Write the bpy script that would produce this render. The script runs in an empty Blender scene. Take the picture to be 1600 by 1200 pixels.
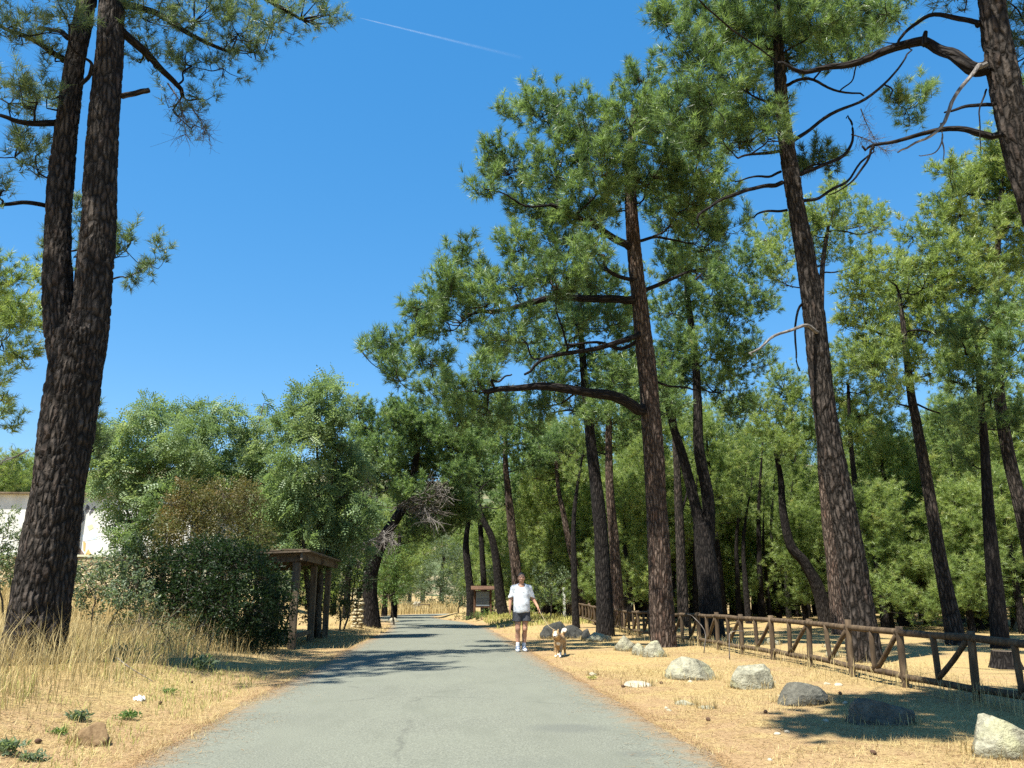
import bpy, math, time
import numpy as np
from mathutils import Vector, Matrix

T0 = time.time()
sc = bpy.context.scene
col = sc.collection

# ------------------------------------------------------------------ camera
FPX = 1246.0                                   # focal length in pixels of a 1600 px wide frame
PITCH = math.atan(327.0 / FPX)
YAW = math.atan(112.0 * math.cos(PITCH) / FPX)
CAM = np.array([0.0, 0.0, 1.27])
FW = np.array([math.sin(YAW) * math.cos(PITCH), math.cos(YAW) * math.cos(PITCH), math.sin(PITCH)])
RT = np.array([math.cos(YAW), -math.sin(YAW), 0.0])
UP = np.cross(RT, FW)
cam_data = bpy.data.cameras.new('camera')
cam_data.sensor_width = 36.0
cam_data.lens = 36.0 * FPX / 1600.0
cam_data.clip_start = 0.05
cam_data.clip_end = 9000.0
cam = bpy.data.objects.new('camera', cam_data)
col.objects.link(cam)
cam.matrix_world = Matrix(((RT[0], UP[0], -FW[0], CAM[0]), (RT[1], UP[1], -FW[1], CAM[1]),
                           (RT[2], UP[2], -FW[2], CAM[2]), (0, 0, 0, 1)))
sc.camera = cam

# ------------------------------------------------------------------ light
SUN_EL = math.radians(62)
SUN_H = np.array([-0.74, -0.67]); SUN_H = SUN_H / np.linalg.norm(SUN_H)
SUN_DIR = np.array([SUN_H[0] * math.cos(SUN_EL), SUN_H[1] * math.cos(SUN_EL), math.sin(SUN_EL)])
world = bpy.data.worlds.new('World')
sc.world = world
world.use_nodes = True
wn = world.node_tree.nodes
bg = wn['Background']
sky = wn.new('ShaderNodeTexSky')
sky.sky_type = 'NISHITA'
sky.sun_disc = False
sky.sun_elevation = SUN_EL
sky.sun_rotation = math.atan2(SUN_H[0], SUN_H[1])
sky.altitude = 1000
sky.air_density = 1.0
sky.dust_density = 0.3
sky.ozone_density = 3.0
bg.inputs['Strength'].default_value = 0.182
hsv = wn.new('ShaderNodeHueSaturation')
hsv.inputs['Hue'].default_value = 0.502
hsv.inputs['Saturation'].default_value = 1.98
gam = wn.new('ShaderNodeGamma')                # evens the sky out from zenith to skyline, as in the photograph
gam.inputs[1].default_value = 0.50
world.node_tree.links.new(sky.outputs[0], gam.inputs[0])
world.node_tree.links.new(gam.outputs[0], hsv.inputs['Color'])
world.node_tree.links.new(hsv.outputs[0], bg.inputs[0])

sun_data = bpy.data.lights.new('sun', 'SUN')
sun_data.energy = 5.0
sun_data.angle = math.radians(0.53)
sun_data.color = (1.0, 0.955, 0.86)
sun = bpy.data.objects.new('sun', sun_data)
col.objects.link(sun)
sun.rotation_euler = Vector(-SUN_DIR).to_track_quat('-Z', 'Y').to_euler()

sc.view_settings.view_transform = 'Standard'
sc.view_settings.look = 'None'
sc.view_settings.gamma = 1.0
sc.view_settings.use_curve_mapping = False
sc.view_settings.exposure = 1.35
sc.render.engine = 'CYCLES'
sc.cycles.max_bounces = 8
sc.cycles.diffuse_bounces = 5
sc.cycles.glossy_bounces = 2
sc.cycles.transmission_bounces = 4
sc.cycles.transparent_max_bounces = 8
sc.cycles.caustics_reflective = False
sc.cycles.caustics_refractive = False
sc.cycles.use_adaptive_sampling = True
sc.cycles.adaptive_threshold = 0.01
sc.cycles.use_denoising = False      # keeps the needles crisp

# ------------------------------------------------------------------ maths helpers
def at(px, py, Y):
    """the point of the sight line through photo pixel (px, py) that lies Y metres down the road"""
    d = FW * FPX + RT * (px - 800.0) + UP * (600.0 - py)
    return CAM + d * (Y / d[1])

def S(t):
    t = np.clip(t, 0, 1)
    return t * t * (3 - 2 * t)

def nrm(v):
    return v / np.maximum(np.linalg.norm(v, axis=-1, keepdims=True), 1e-9)

def hash2(i, j, seed=0):
    n = np.sin(np.asarray(i) * 127.1 + np.asarray(j) * 311.7 + seed * 74.7) * 43758.5453
    return n - np.floor(n)

def vnoise(x, y, seed=0):
    x = np.asarray(x, float); y = np.asarray(y, float)
    i = np.floor(x); j = np.floor(y); fx = x - i; fy = y - j
    fx = fx * fx * (3 - 2 * fx); fy = fy * fy * (3 - 2 * fy)
    a = hash2(i, j, seed); b = hash2(i + 1, j, seed); c = hash2(i, j + 1, seed); d = hash2(i + 1, j + 1, seed)
    return (a * (1 - fx) + b * fx) * (1 - fy) + (c * (1 - fx) + d * fx) * fy

def fbm(x, y, seed=0, octv=4):
    s = 0; a = .5
    for o in range(octv):
        s = s + a * (vnoise(x, y, seed + o * 13) - .5); x = x * 2.03; y = y * 2.03; a *= .5
    return s

def noise3(p, seed=0):
    return (vnoise(p[:, 0] + 3.1 * p[:, 2], p[:, 1] - 1.7 * p[:, 2], seed) + vnoise(p[:, 1] * 1.1 + 5, p[:, 2] * 1.3 + p[:, 0] * .4, seed + 5)
            + vnoise(p[:, 2] * .9 - 7, p[:, 0] * 1.2 - p[:, 1] * .5, seed + 9)) / 1.5 - 1.0

def crom(pts, n):
    """smooth curve through the points, n samples"""
    P = np.asarray(pts, float)
    if len(P) == 2:
        t = np.linspace(0, 1, n)[:, None]
        return P[0] * (1 - t) + P[1] * t
    Q = np.vstack([2 * P[0] - P[1], P, 2 * P[-1] - P[-2]])
    t = np.linspace(0, len(P) - 1, n); k = np.minimum(t.astype(int), len(P) - 2); f = (t - k)[:, None]
    a, b, c, d = Q[k], Q[k + 1], Q[k + 2], Q[k + 3]
    return .5 * (2 * b + (c - a) * f + (2 * a - 5 * b + 4 * c - d) * f ** 2 + (3 * b - a - 3 * c + d) * f ** 3)

# ------------------------------------------------------------------ mesh helpers
class MB:
    """collects vertices and faces (triangles and quads) and turns them into one mesh object"""
    def __init__(s):
        s.v = []; s.f = []; s.var = []; s.vec = []; s.n = 0
    def add(s, v, f, var=0.5, vec=None):
        v = np.asarray(v, np.float32).reshape(-1, 3)
        f = np.asarray(f, np.int64)
        if len(v) == 0 or len(f) == 0:
            return
        s.v.append(v); s.f.append(f + s.n)
        s.var.append(np.broadcast_to(np.asarray(var, np.float32), (len(v),)))
        s.vec.append(np.zeros((len(v), 3), np.float32) if vec is None else np.asarray(vec, np.float32))
        s.n += len(v)
    def box(s, c, size, rz=0.0, var=.5, jit=0.0, seed=0):
        h = np.array(size) / 2
        v = np.array([[x, y, z] for z in (-1, 1) for y in (-1, 1) for x in (-1, 1)], float) * h
        if jit:
            v = v + np.random.default_rng(seed).uniform(-jit, jit, v.shape)
        ca, sa = math.cos(rz), math.sin(rz)
        v = np.c_[v[:, 0] * ca - v[:, 1] * sa, v[:, 0] * sa + v[:, 1] * ca, v[:, 2]] + np.array(c)
        s.add(v, [[0, 2, 3, 1], [4, 5, 7, 6], [0, 1, 5, 4], [2, 6, 7, 3], [0, 4, 6, 2], [1, 3, 7, 5]], var)
    def tube(s, pts, rad, sides=6, var=.5, caps=True, wob=0.0, seed=0):
        v, q, vec = tube(pts, rad, sides, wob, seed)
        n = len(pts)
        s.add(v, q, var, vec)
        if caps:
            off = s.n - len(v)
            for ring, rev in ((0, True), (n - 1, False)):
                idx = np.arange(sides) + ring * sides
                c = v[idx].mean(0)
                tri = np.c_[idx, np.roll(idx, -1), np.full(sides, len(v))]
                if rev: tri = tri[:, ::-1]
                s.v.append(np.asarray([c], np.float32)); s.var.append(np.asarray([var if np.isscalar(var) else .5], np.float32))
                s.vec.append(vec[idx].mean(0)[None].astype(np.float32))
                t = tri.copy(); t[tri == len(v)] = s.n - off
                s.f.append(t + off); s.n += 1
    def mesh(s, name, smooth=False):
        me = bpy.data.meshes.new(name)
        if s.n == 0:
            return me
        V = np.concatenate(s.v).astype(np.float32)
        tot = np.concatenate([np.full(len(f), f.shape[1], np.int32) for f in s.f])
        loops = np.concatenate([f.ravel() for f in s.f]).astype(np.int32)
        me.vertices.add(len(V)); me.vertices.foreach_set('co', V.ravel())
        me.loops.add(len(loops)); me.loops.foreach_set('vertex_index', loops)
        me.polygons.add(len(tot))
        me.polygons.foreach_set('loop_start', np.concatenate([[0], np.cumsum(tot)[:-1]]).astype(np.int32))
        me.polygons.foreach_set('loop_total', tot)
        me.polygons.foreach_set('use_smooth', np.full(len(tot), bool(smooth)))
        a = me.attributes.new('var', 'FLOAT', 'POINT')
        a.data.foreach_set('value', np.concatenate(s.var).astype(np.float32))
        vec = np.concatenate(s.vec)
        if np.any(vec):
            b = me.attributes.new('buv', 'FLOAT_VECTOR', 'POINT')
            b.data.foreach_set('vector', vec.astype(np.float32).ravel())
        me.update(calc_edges=True)
        return me
    def build(s, name, mat, parent=None, smooth=False):
        if parent is not None:                    # parts are written in world metres and stored relative to their thing
            r = parent
            while r.parent is not None: r = r.parent
            org = np.array(r.location, np.float32)
            s.v = [x - org for x in s.v]
        o = bpy.data.objects.new(name, s.mesh(name, smooth))
        col.objects.link(o)
        if mat is not None:
            o.data.materials.append(mat)
        o.parent = parent
        return o

def tube(pts, rad, sides=6, wob=0.0, seed=0):
    P = np.asarray(pts, float); n = len(P)
    rad = np.broadcast_to(np.asarray(rad, float), (n,))
    t = np.gradient(P, axis=0); t = nrm(t)
    ref = np.array([0., 0, 1]) if abs(t[:, 2]).mean() < .8 else np.array([1., 0, 0])
    a = nrm(np.cross(t, ref)); b = np.cross(t, a)
    th = np.arange(sides) / sides * 2 * math.pi
    cs, sn = np.cos(th), np.sin(th)
    R = rad[:, None] * np.ones(sides)
    s = np.concatenate([[0], np.cumsum(np.linalg.norm(np.diff(P, axis=0), axis=1))])
    if wob:
        R = R * (1 + wob * 2 * (vnoise(th[None] * 1.2 + seed + np.zeros((n, 1)), s[:, None] * 2.5 + np.zeros((1, sides)), seed) - .5))
    V = P[:, None] + R[..., None] * (cs[None, :, None] * a[:, None] + sn[None, :, None] * b[:, None])
    vec = np.stack([R * cs, R * sn, s[:, None] + 0 * R], -1)
    i = np.arange(n - 1)[:, None] * sides; j = np.arange(sides)[None]; k = (j + 1) % sides
    q = np.stack([i + j, i + k, i + sides + k, i + sides + j], -1).reshape(-1, 4)
    return V.reshape(-1, 3), q, vec.reshape(-1, 3)

def empty(name, loc, label=None, cat=None, group=None):
    o = bpy.data.objects.new(name, None)
    o.empty_display_size = .2
    col.objects.link(o)
    o.location = [float(x) for x in loc]
    tag(o, label, cat, group)
    return o

def tag(o, label=None, cat=None, group=None, kind=None):
    if label: o['label'] = label
    if cat: o['category'] = cat
    if group: o['group'] = group
    if kind: o['kind'] = kind
    return o

def copy_tree(o, loc, rz, scale):
    c = o.copy(); col.objects.link(c)
    c.location = [float(x) for x in loc]; c.rotation_euler = (0, 0, rz); c.scale = scale
    for ch in o.children:
        d = ch.copy(); col.objects.link(d); d.parent = c
    return c

# ------------------------------------------------------------------ materials
class N:
    def __init__(s, name):
        s.m = bpy.data.materials.new(name); s.m.use_nodes = True
        s.t = s.m.node_tree; s.n = s.t.nodes; s.n.clear()
        s.out = s.n.new('ShaderNodeOutputMaterial')
    def node(s, typ, **kw):
        x = s.n.new(typ)
        for k, v in kw.items():
            if k.startswith('i_'):
                key = k[2:].replace('_', ' ')
                x.inputs[int(key) if key.isdigit() else key].default_value = v
            else:
                setattr(x, k, v)
        return x
    def L(s, a, b): s.t.links.new(a, b)
    def coord(s, kind='Object'):
        return s.node('ShaderNodeTexCoord').outputs[kind]
    def geo(s): return s.node('ShaderNodeNewGeometry').outputs['Position']
    def attr(s, name): return s.node('ShaderNodeAttribute', attribute_name=name)
    def noise(s, vec, scale, detail=4, rough=.55, dist=0.0):
        x = s.node('ShaderNodeTexNoise', i_Scale=scale, i_Detail=detail, i_Roughness=rough, i_Distortion=dist)
        s.L(vec, x.inputs['Vector']); return x.outputs['Fac']
    def mapping(s, vec, scale=(1, 1, 1), loc=(0, 0, 0)):
        x = s.node('ShaderNodeMapping'); x.inputs['Scale'].default_value = scale; x.inputs['Location'].default_value = loc
        s.L(vec, x.inputs['Vector']); return x.outputs[0]
    def ramp(s, fac, stops, interp='LINEAR'):
        x = s.node('ShaderNodeValToRGB'); e = x.color_ramp.elements; x.color_ramp.interpolation = interp
        while len(e) < len(stops): e.new(.5)
        for i, (p, c) in enumerate(stops):
            e[i].position = p; e[i].color = (*c, 1) if len(c) == 3 else c
        s.L(fac, x.inputs[0]); return x.outputs[0]
    def mix(s, fac, a, b, mode='MIX'):
        x = s.node('ShaderNodeMix', data_type='RGBA', blend_type=mode)
        for v, i in ((fac, 0), (a, 6), (b, 7)):
            if hasattr(v, 'is_linked') or hasattr(v, 'links'): s.L(v, x.inputs[i])
            else: x.inputs[i].default_value = v if i == 0 else (*v, 1)
        return x.outputs[2]
    def math(s, op, a, b=None, clamp=False):
        x = s.node('ShaderNodeMath', operation=op, use_clamp=clamp)
        for v, i in ((a, 0), (b, 1)):
            if v is None: continue
            if hasattr(v, 'links'): s.L(v, x.inputs[i])
            else: x.inputs[i].default_value = v
        return x.outputs[0]
    def mrange(s, v, a, b, c=0, d=1):
        x = s.node('ShaderNodeMapRange'); s.L(v, x.inputs[0])
        for i, k in enumerate((a, b, c, d)): x.inputs[i + 1].default_value = k
        return x.outputs[0]
    def bump(s, h, dist=.01, strength=1.0, prev=None):
        x = s.node('ShaderNodeBump'); x.inputs['Distance'].default_value = dist; x.inputs['Strength'].default_value = strength
        s.L(h, x.inputs['Height'])
        if prev is not None: s.L(prev, x.inputs['Normal'])
        return x.outputs[0]
    def principled(s, colr, rough=.85, normal=None, spec=.3, metallic=0.0):
        x = s.node('ShaderNodeBsdfPrincipled')
        if hasattr(colr, 'links'): s.L(colr, x.inputs['Base Color'])
        else: x.inputs['Base Color'].default_value = (*colr, 1)
        if hasattr(rough, 'links'): s.L(rough, x.inputs['Roughness'])
        else: x.inputs['Roughness'].default_value = rough
        x.inputs['Specular IOR Level'].default_value = spec
        x.inputs['Metallic'].default_value = metallic
        if normal is not None: s.L(normal, x.inputs['Normal'])
        s.L(x.outputs[0], s.out.inputs[0]); return s.m
    def foliage(s, colr, trans, k=.35, rough=.5, spec=.4):
        x = s.node('ShaderNodeBsdfPrincipled')
        s.L(colr, x.inputs['Base Color']); x.inputs['Roughness'].default_value = rough
        x.inputs['Specular IOR Level'].default_value = spec
        tr = s.node('ShaderNodeBsdfTranslucent'); s.L(trans, tr.inputs[0])
        mx = s.node('ShaderNodeMixShader'); mx.inputs[0].default_value = k
        s.L(x.outputs[0], mx.inputs[1]); s.L(tr.outputs[0], mx.inputs[2]); s.L(mx.outputs[0], s.out.inputs[0])
        return s.m

M = {}
def leafmat(name, stops, k=.42, rough=.40, tint=(1.45, 1.45, .8)):
    n = N(name)
    v = n.attr('var').outputs['Fac']
    # broad colour drift through the crown as well as the change from shoot to shoot
    d = n.noise(n.geo(), .55, 2)
    v2 = n.math('ADD', n.math('MULTIPLY', v, .7), n.math('MULTIPLY', n.mrange(d, .3, .7), .3))
    c = n.ramp(v2, stops)
    t = n.mix(1.0, c, tint, 'MULTIPLY')
    M[name] = n.foliage(c, t, k, rough, .35 if 'pine' in name else .2)
    return M[name]

leafmat('pine_needles', [(0, (.020, .040, .017)), (.3, (.074, .127, .047)), (.6, (.160, .244, .092)), (.93, (.275, .36, .150)), (1, (.28, .20, .09))])
leafmat('pine_needles_blue', [(0, (.032, .056, .030)), (.4, (.090, .138, .070)), (.8, (.18, .235, .11)), (1, (.24, .25, .11))])
leafmat('pine_needles_yellow', [(0, (.066, .108, .034)), (.35, (.172, .242, .076)), (.75, (.290, .360, .126)), (1, (.34, .31, .12))])
leafmat('robinia_leaves', [(0, (.060, .105, .050)), (.45, (.165, .240, .115)), (.85, (.29, .36, .20)), (1, (.42, .45, .30))])
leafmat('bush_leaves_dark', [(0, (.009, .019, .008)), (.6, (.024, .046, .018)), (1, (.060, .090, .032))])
leafmat('bush_leaves_rust', [(0, (.060, .070, .026)), (.5, (.115, .112, .042)), (.85, (.19, .125, .048)), (1, (.26, .12, .05))], .3)
leafmat('bush_leaves_green', [(0, (.055, .10, .033)), (.5, (.11, .18, .055)), (1, (.18, .24, .08))])
leafmat('shrub_grey_green', [(0, (.07, .10, .06)), (.5, (.125, .17, .10)), (1, (.20, .24, .14))])
leafmat('dry_grass', [(0, (.23, .165, .072)), (.3, (.355, .270, .118)), (.7, (.475, .378, .175)), (1, (.56, .47, .25))], .3, .6, (1, 1, 1))
leafmat('green_grass', [(0, (.20, .22, .06)), (.5, (.34, .34, .10)), (1, (.50, .45, .17))], .3, .6, (1, 1, 1))
leafmat('needle_litter', [(0, (.13, .065, .030)), (.5, (.30, .185, .084)), (1, (.45, .33, .155))], .1, .7, (1, 1, 1))

def bark(name, dark, mid, light, cell=9.0, dist=.03, red=None):
    n = N(name)
    v = n.attr('buv').outputs['Vector']
    w = n.node('ShaderNodeMix', data_type='VECTOR')
    nz = n.node('ShaderNodeTexNoise', i_Scale=6.0, i_Detail=3); n.L(v, nz.inputs['Vector'])
    w.inputs[0].default_value = .05
    n.L(v, w.inputs[4]); n.L(nz.outputs['Color'], w.inputs[5])
    p = n.mapping(w.outputs[1], (cell, cell, cell * .20))
    e = n.node('ShaderNodeTexVoronoi', feature='DISTANCE_TO_EDGE'); e.inputs['Scale'].default_value = 1; n.L(p, e.inputs['Vector'])
    c = n.node('ShaderNodeTexVoronoi', feature='F1'); c.inputs['Scale'].default_value = 1; n.L(p, c.inputs['Vector'])
    edge = n.mrange(e.outputs['Distance'], 0, .34)
    fine = n.noise(n.mapping(v, (40, 40, 14)), 1, 4)
    big = n.noise(v, 1.3, 3)
    tint = n.ramp(n.math('ADD', n.math('MULTIPLY', fine, .5), n.math('MULTIPLY', big, .5)),
                  [(.3, mid), (.62, light)])
    sep = n.node('ShaderNodeSeparateColor'); n.L(c.outputs['Color'], sep.inputs[0])
    tint = n.mix(n.mrange(sep.outputs[0], .45, 1.0, 0, .75), tint, red or mid)
    colr = n.mix(edge, dark, tint)
    h = n.math('ADD', edge, n.math('MULTIPLY', fine, .35))
    M[name] = n.principled(colr, .92, n.bump(h, dist, 1.0), .15)
    return M[name]

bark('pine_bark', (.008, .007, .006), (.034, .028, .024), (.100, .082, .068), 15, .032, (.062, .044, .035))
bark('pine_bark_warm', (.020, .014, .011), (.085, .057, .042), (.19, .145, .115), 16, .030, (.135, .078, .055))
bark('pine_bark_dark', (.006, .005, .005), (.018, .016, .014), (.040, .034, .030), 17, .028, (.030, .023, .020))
bark('grey_twig', (.09, .082, .075), (.18, .165, .15), (.31, .285, .255), 24, .006, (.24, .2, .17))
bark('shrub_bark', (.04, .034, .026), (.12, .10, .075), (.20, .17, .13), 20, .01)

# ------------------------------------------------------------------ the ground and the road
PATH = crom([(-.05, -10), (-.05, 0), (-.05, 12), (-.05, 24), (-.05, 36), (-.7, 47), (-1.9, 56), (-2.6, 64), (-2.3, 72), (-.6, 78), (3, 82.5), (9, 86), (18, 88.5), (34, 90)], 300)
HALF = 2.15                                    # the tarmac is a little wider close to the camera

def road_dist(x, y):
    """signed distance to the road's centre line (positive on the right)"""
    x = np.asarray(x, float); y = np.asarray(y, float)
    sh = x.shape; q = np.stack([x.ravel(), y.ravel()], -1)
    out = np.empty(len(q)); T = nrm(np.gradient(PATH, axis=0))
    for i in range(0, len(q), 20000):
        d = q[i:i + 20000, None] - PATH[None]
        k = (d ** 2).sum(-1).argmin(1)
        dd = d[np.arange(len(k)), k]; t = T[k]
        out[i:i + 20000] = np.hypot(dd[:, 0], dd[:, 1]) * np.sign(dd[:, 0] * t[:, 1] - dd[:, 1] * t[:, 0])
    return out.reshape(sh)

def base_z(x, y):
    return -0.011 * np.clip(y - 18, 0, 70)

def gz(x, y):
    x = np.asarray(x, float); y = np.asarray(y, float)
    near = (abs(x) < 60) & (y < 130) & (y > -15)
    u = np.where(near, road_dist(np.where(near, x, 0), np.where(near, y, 0)), 60.)
    off = np.clip((abs(u) - HALF) / 1.2, 0, 1)
    z = base_z(x, y)
    z = z + .30 * S((-x - 2.7) / 2.2) * (1 - S((y - 14) / 7))
    z = z + .22 * S((-u - 2.4) / 1.6) * S((y - 27) / 8) * S((80 - y) / 10)
    z = z + .30 * S((u - 2.5) / 1.5) * S((y - 27) / 15)
    z = z + 1.3 * S((-x - 9) / 6) * S((y - 16) / 12)
    z = z + .5 * S((-u - 3.5) / 5) * S((y - 76) / 6)
    z = z + off * (.10 * fbm(x * .35, y * .35, 3) + .05 * fbm(x * 1.7, y * 1.7, 5)) + .012 * (1 - off) * fbm(x * 2, y * 2, 9)
    z = z - .035 * (1 - S((abs(u) - HALF + .16) / .22))
    return z

def gp(px, py):
    """where the sight line through a photo pixel meets the ground"""
    d = FW * FPX + RT * (px - 800.0) + UP * (600.0 - py); d = d / d[1]
    ys = np.linspace(3, 110, 1400)
    P = CAM + d * ys[:, None]
    below = P[:, 2] < gz(P[:, 0], P[:, 1])
    k = int(np.argmax(below)) if below.any() else len(ys) - 1
    return P[k]

def on_ground(px, Y):
    """ground point at photo column px, Y metres ahead"""
    x = at(px, 927, Y)[0]
    # column shifts slightly with height under a tilted camera: iterate once
    for _ in range(3):
        z = float(gz(np.array([x]), np.array([Y]))[0])
        q = np.array([x, Y, z]) - CAM
        cx = 800 + FPX * (q @ RT) / (q @ FW)
        x += (px - cx) * (q @ FW) / FPX
    return np.array([x, Y, float(gz(np.array([x]), np.array([Y]))[0])])

# ground sheet: fine near the camera, coarse to the horizon
def axis(parts):
    out = []
    for a, b, n in parts: out.append(np.linspace(a, b, n, endpoint=False))
    return np.concatenate(out + [[parts[-1][1]]])
gx = axis([(-1500, -200, 10), (-200, -40, 20), (-40, -12, 26), (-12, -3.6, 30), (-3.6, 3.6, 56), (3.6, 14, 40), (14, 40, 24), (40, 200, 24), (200, 1500, 10)])
gy = axis([(-300, -20, 12), (-20, 2, 16), (2, 30, 150), (30, 100, 100), (100, 300, 30), (300, 1600, 10)])
GX, GY = np.meshgrid(gx, gy)
GZ = gz(GX, GY)
b = MB()
i = np.arange(len(gy) - 1)[:, None] * len(gx); j = np.arange(len(gx) - 1)[None]
b.add(np.stack([GX, GY, GZ], -1).reshape(-1, 3), np.stack([i + j, i + j + 1, i + j + 1 + len(gx), i + j + len(gx)], -1).reshape(-1, 4),
      var=np.clip(1 - (abs(road_dist(np.clip(GX, -60, 60), np.clip(GY, -10, 95))).ravel() - HALF) / 1.3, 0, 1))
n = N('dry_ground')
p = n.geo()
n1 = n.noise(p, .45, 5); n2 = n.noise(p, 3.2, 5); n3 = n.noise(n.mapping(p, (38, 26, 20)), 1, 4, .65); n4 = n.noise(p, .13, 3)
straw = n.ramp(n3, [(.3, (.20, .142, .060)), (.5, (.335, .250, .106)), (.72, (.455, .358, .162))])
dirt = n.ramp(n3, [(.3, (.20, .128, .066)), (.7, (.36, .250, .132))])
edge = n.attr('var').outputs['Fac']
mk = n.math('ADD', n.mrange(n1, .34, .60), n.math('MULTIPLY', edge, .7))
mk = n.math('MULTIPLY', mk, n.mrange(n2, .25, .6), True)
c = n.mix(mk, straw, dirt)
c = n.mix(n.mrange(n4, .56, .72, 0, .35), c, (.20, .20, .085))
h = n.math('ADD', n.math('MULTIPLY', n3, .5), n2)
ground = b.build('ground', n.principled(c, .95, n.bump(h, .05, .8), .1), None, True)
tag(ground, 'dry straw coloured ground with needle litter beside the road', kind='structure')

n = N('asphalt')
p = n.geo()
sp = n.noise(p, 70, 4, .75); bigp = n.noise(p, .5, 4); mid = n.noise(n.mapping(p, (1.6, .5, 1)), 1.4, 4)
c = n.ramp(sp, [(.30, (.058, .060, .049)), (.5, (.138, .143, .113)), (.70, (.245, .252, .200))])
c = n.mix(n.mrange(bigp, .35, .7, 0, .5), c, (.168, .176, .135))
c = n.mix(n.mrange(mid, .5, .7, 0, .55), c, (.120, .126, .098))
cr = n.node('ShaderNodeTexVoronoi', feature='DISTANCE_TO_EDGE'); cr.inputs['Scale'].default_value = .42
wv = n.node('ShaderNodeTexNoise', i_Scale=1.6, i_Detail=5); n.L(p, wv.inputs['Vector'])
wm = n.node('ShaderNodeMix', data_type='VECTOR'); wm.inputs[0].default_value = .35; n.L(p, wm.inputs[4]); n.L(wv.outputs['Color'], wm.inputs[5]); n.L(wm.outputs[1], cr.inputs['Vector'])
crack = n.math('MULTIPLY', n.mrange(cr.outputs['Distance'], 0, .010, 1, 0), n.mrange(n.noise(p, .9, 2), .47, .56))
c = n.mix(n.math('MULTIPLY', crack, .35), c, (.05, .05, .045))
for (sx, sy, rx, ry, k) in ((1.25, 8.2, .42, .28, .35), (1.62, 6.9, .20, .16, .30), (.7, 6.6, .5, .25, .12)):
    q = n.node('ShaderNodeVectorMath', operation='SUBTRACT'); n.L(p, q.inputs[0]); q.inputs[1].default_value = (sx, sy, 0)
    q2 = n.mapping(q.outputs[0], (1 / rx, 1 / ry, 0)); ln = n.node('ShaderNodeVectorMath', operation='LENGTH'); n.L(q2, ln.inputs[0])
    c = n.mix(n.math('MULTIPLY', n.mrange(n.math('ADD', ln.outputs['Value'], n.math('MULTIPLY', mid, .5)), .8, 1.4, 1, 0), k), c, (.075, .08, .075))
# straw dust and needles blown onto the edges
ed = n.attr('var').outputs['Fac']
dust = n.math('MULTIPLY', n.mrange(n.math('ADD', ed, n.math('MULTIPLY', n.noise(p, 5, 4), .35)), 1.0, 1.2), .75)
c = n.mix(dust, c, (.24, .15, .075))
b = MB()
T = nrm(np.gradient(PATH, axis=0)); R_ = np.c_[T[:, 1], -T[:, 0]]
PP = crom(PATH, 900); T = nrm(np.gradient(PP, axis=0)); R_ = np.c_[T[:, 1], -T[:, 0]]
lat = np.linspace(-1, 1, 15)
WID = .17 * S((15 - PP[:, 1]) / 6) - .03
wl = HALF + WID + .16 * fbm(np.arange(900) * .10, np.zeros(900), 21) * 2; wr = HALF + WID + .16 * fbm(np.arange(900) * .10, np.ones(900) * 9, 22) * 2
off = np.where(lat[None] < 0, lat[None] * wl[:, None], lat[None] * wr[:, None])
XY = PP[:, None] + R_[:, None] * off[..., None]
Z = base_z(XY[..., 0], PP[:, 1][:, None] + 0 * off) + .020 - .022 * np.abs(lat[None]) ** 2.2
i = np.arange(899)[:, None] * 15; j = np.arange(14)[None]
b.add(np.concatenate([XY, Z[..., None]], -1).reshape(-1, 3), np.stack([i + j, i + j + 1, i + j + 16, i + j + 15], -1).reshape(-1, 4), np.broadcast_to(np.abs(lat), off.shape).ravel())
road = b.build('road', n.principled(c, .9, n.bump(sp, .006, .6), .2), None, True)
tag(road, 'narrow pale grey asphalt road', kind='structure')

# far hills
n = N('hill_scrub')
p = n.geo()
c = n.mix(n.mrange(n.noise(p, .022, 6, .65), .45, .58), (.085, .105, .05), (.26, .21, .13))
c = n.mix(n.mrange(n.noise(p, .09, 4), .5, .62), c, (.05, .075, .035))
b = MB()
ang = np.linspace(-1.1, 1.3, 160); rr = np.linspace(520, 1500, 26)
A, Rr = np.meshgrid(ang, rr)
prof = .150 + .05 * fbm(A * 2.2, A * 0, 31, 5)
Hh = Rr * prof * S((Rr - 480) / 420) + 26 * fbm(A * 14, Rr * .012, 33, 5) * S((Rr - 520) / 200)
b.add(np.stack([Rr * np.sin(A), Rr * np.cos(A), Hh - 6], -1).reshape(-1, 3),
      np.stack([np.arange(25)[:, None] * 160 + np.arange(159)[None] + k for k in (0, 1, 161, 160)], -1).reshape(-1, 4)[:, ::-1])
tag(b.build('hill', n.principled(c, .95, None, .1), None, True), 'low scrub covered hills behind the forest', kind='structure')

# ------------------------------------------------------------------ foliage makers
def ortho(d):
    ref = np.where(abs(d[:, 2:3]) < .9, np.array([[0, 0, 1.]]), np.array([[1., 0, 0]]))
    a = nrm(np.cross(d, ref)); return a, np.cross(d, a)

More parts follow.
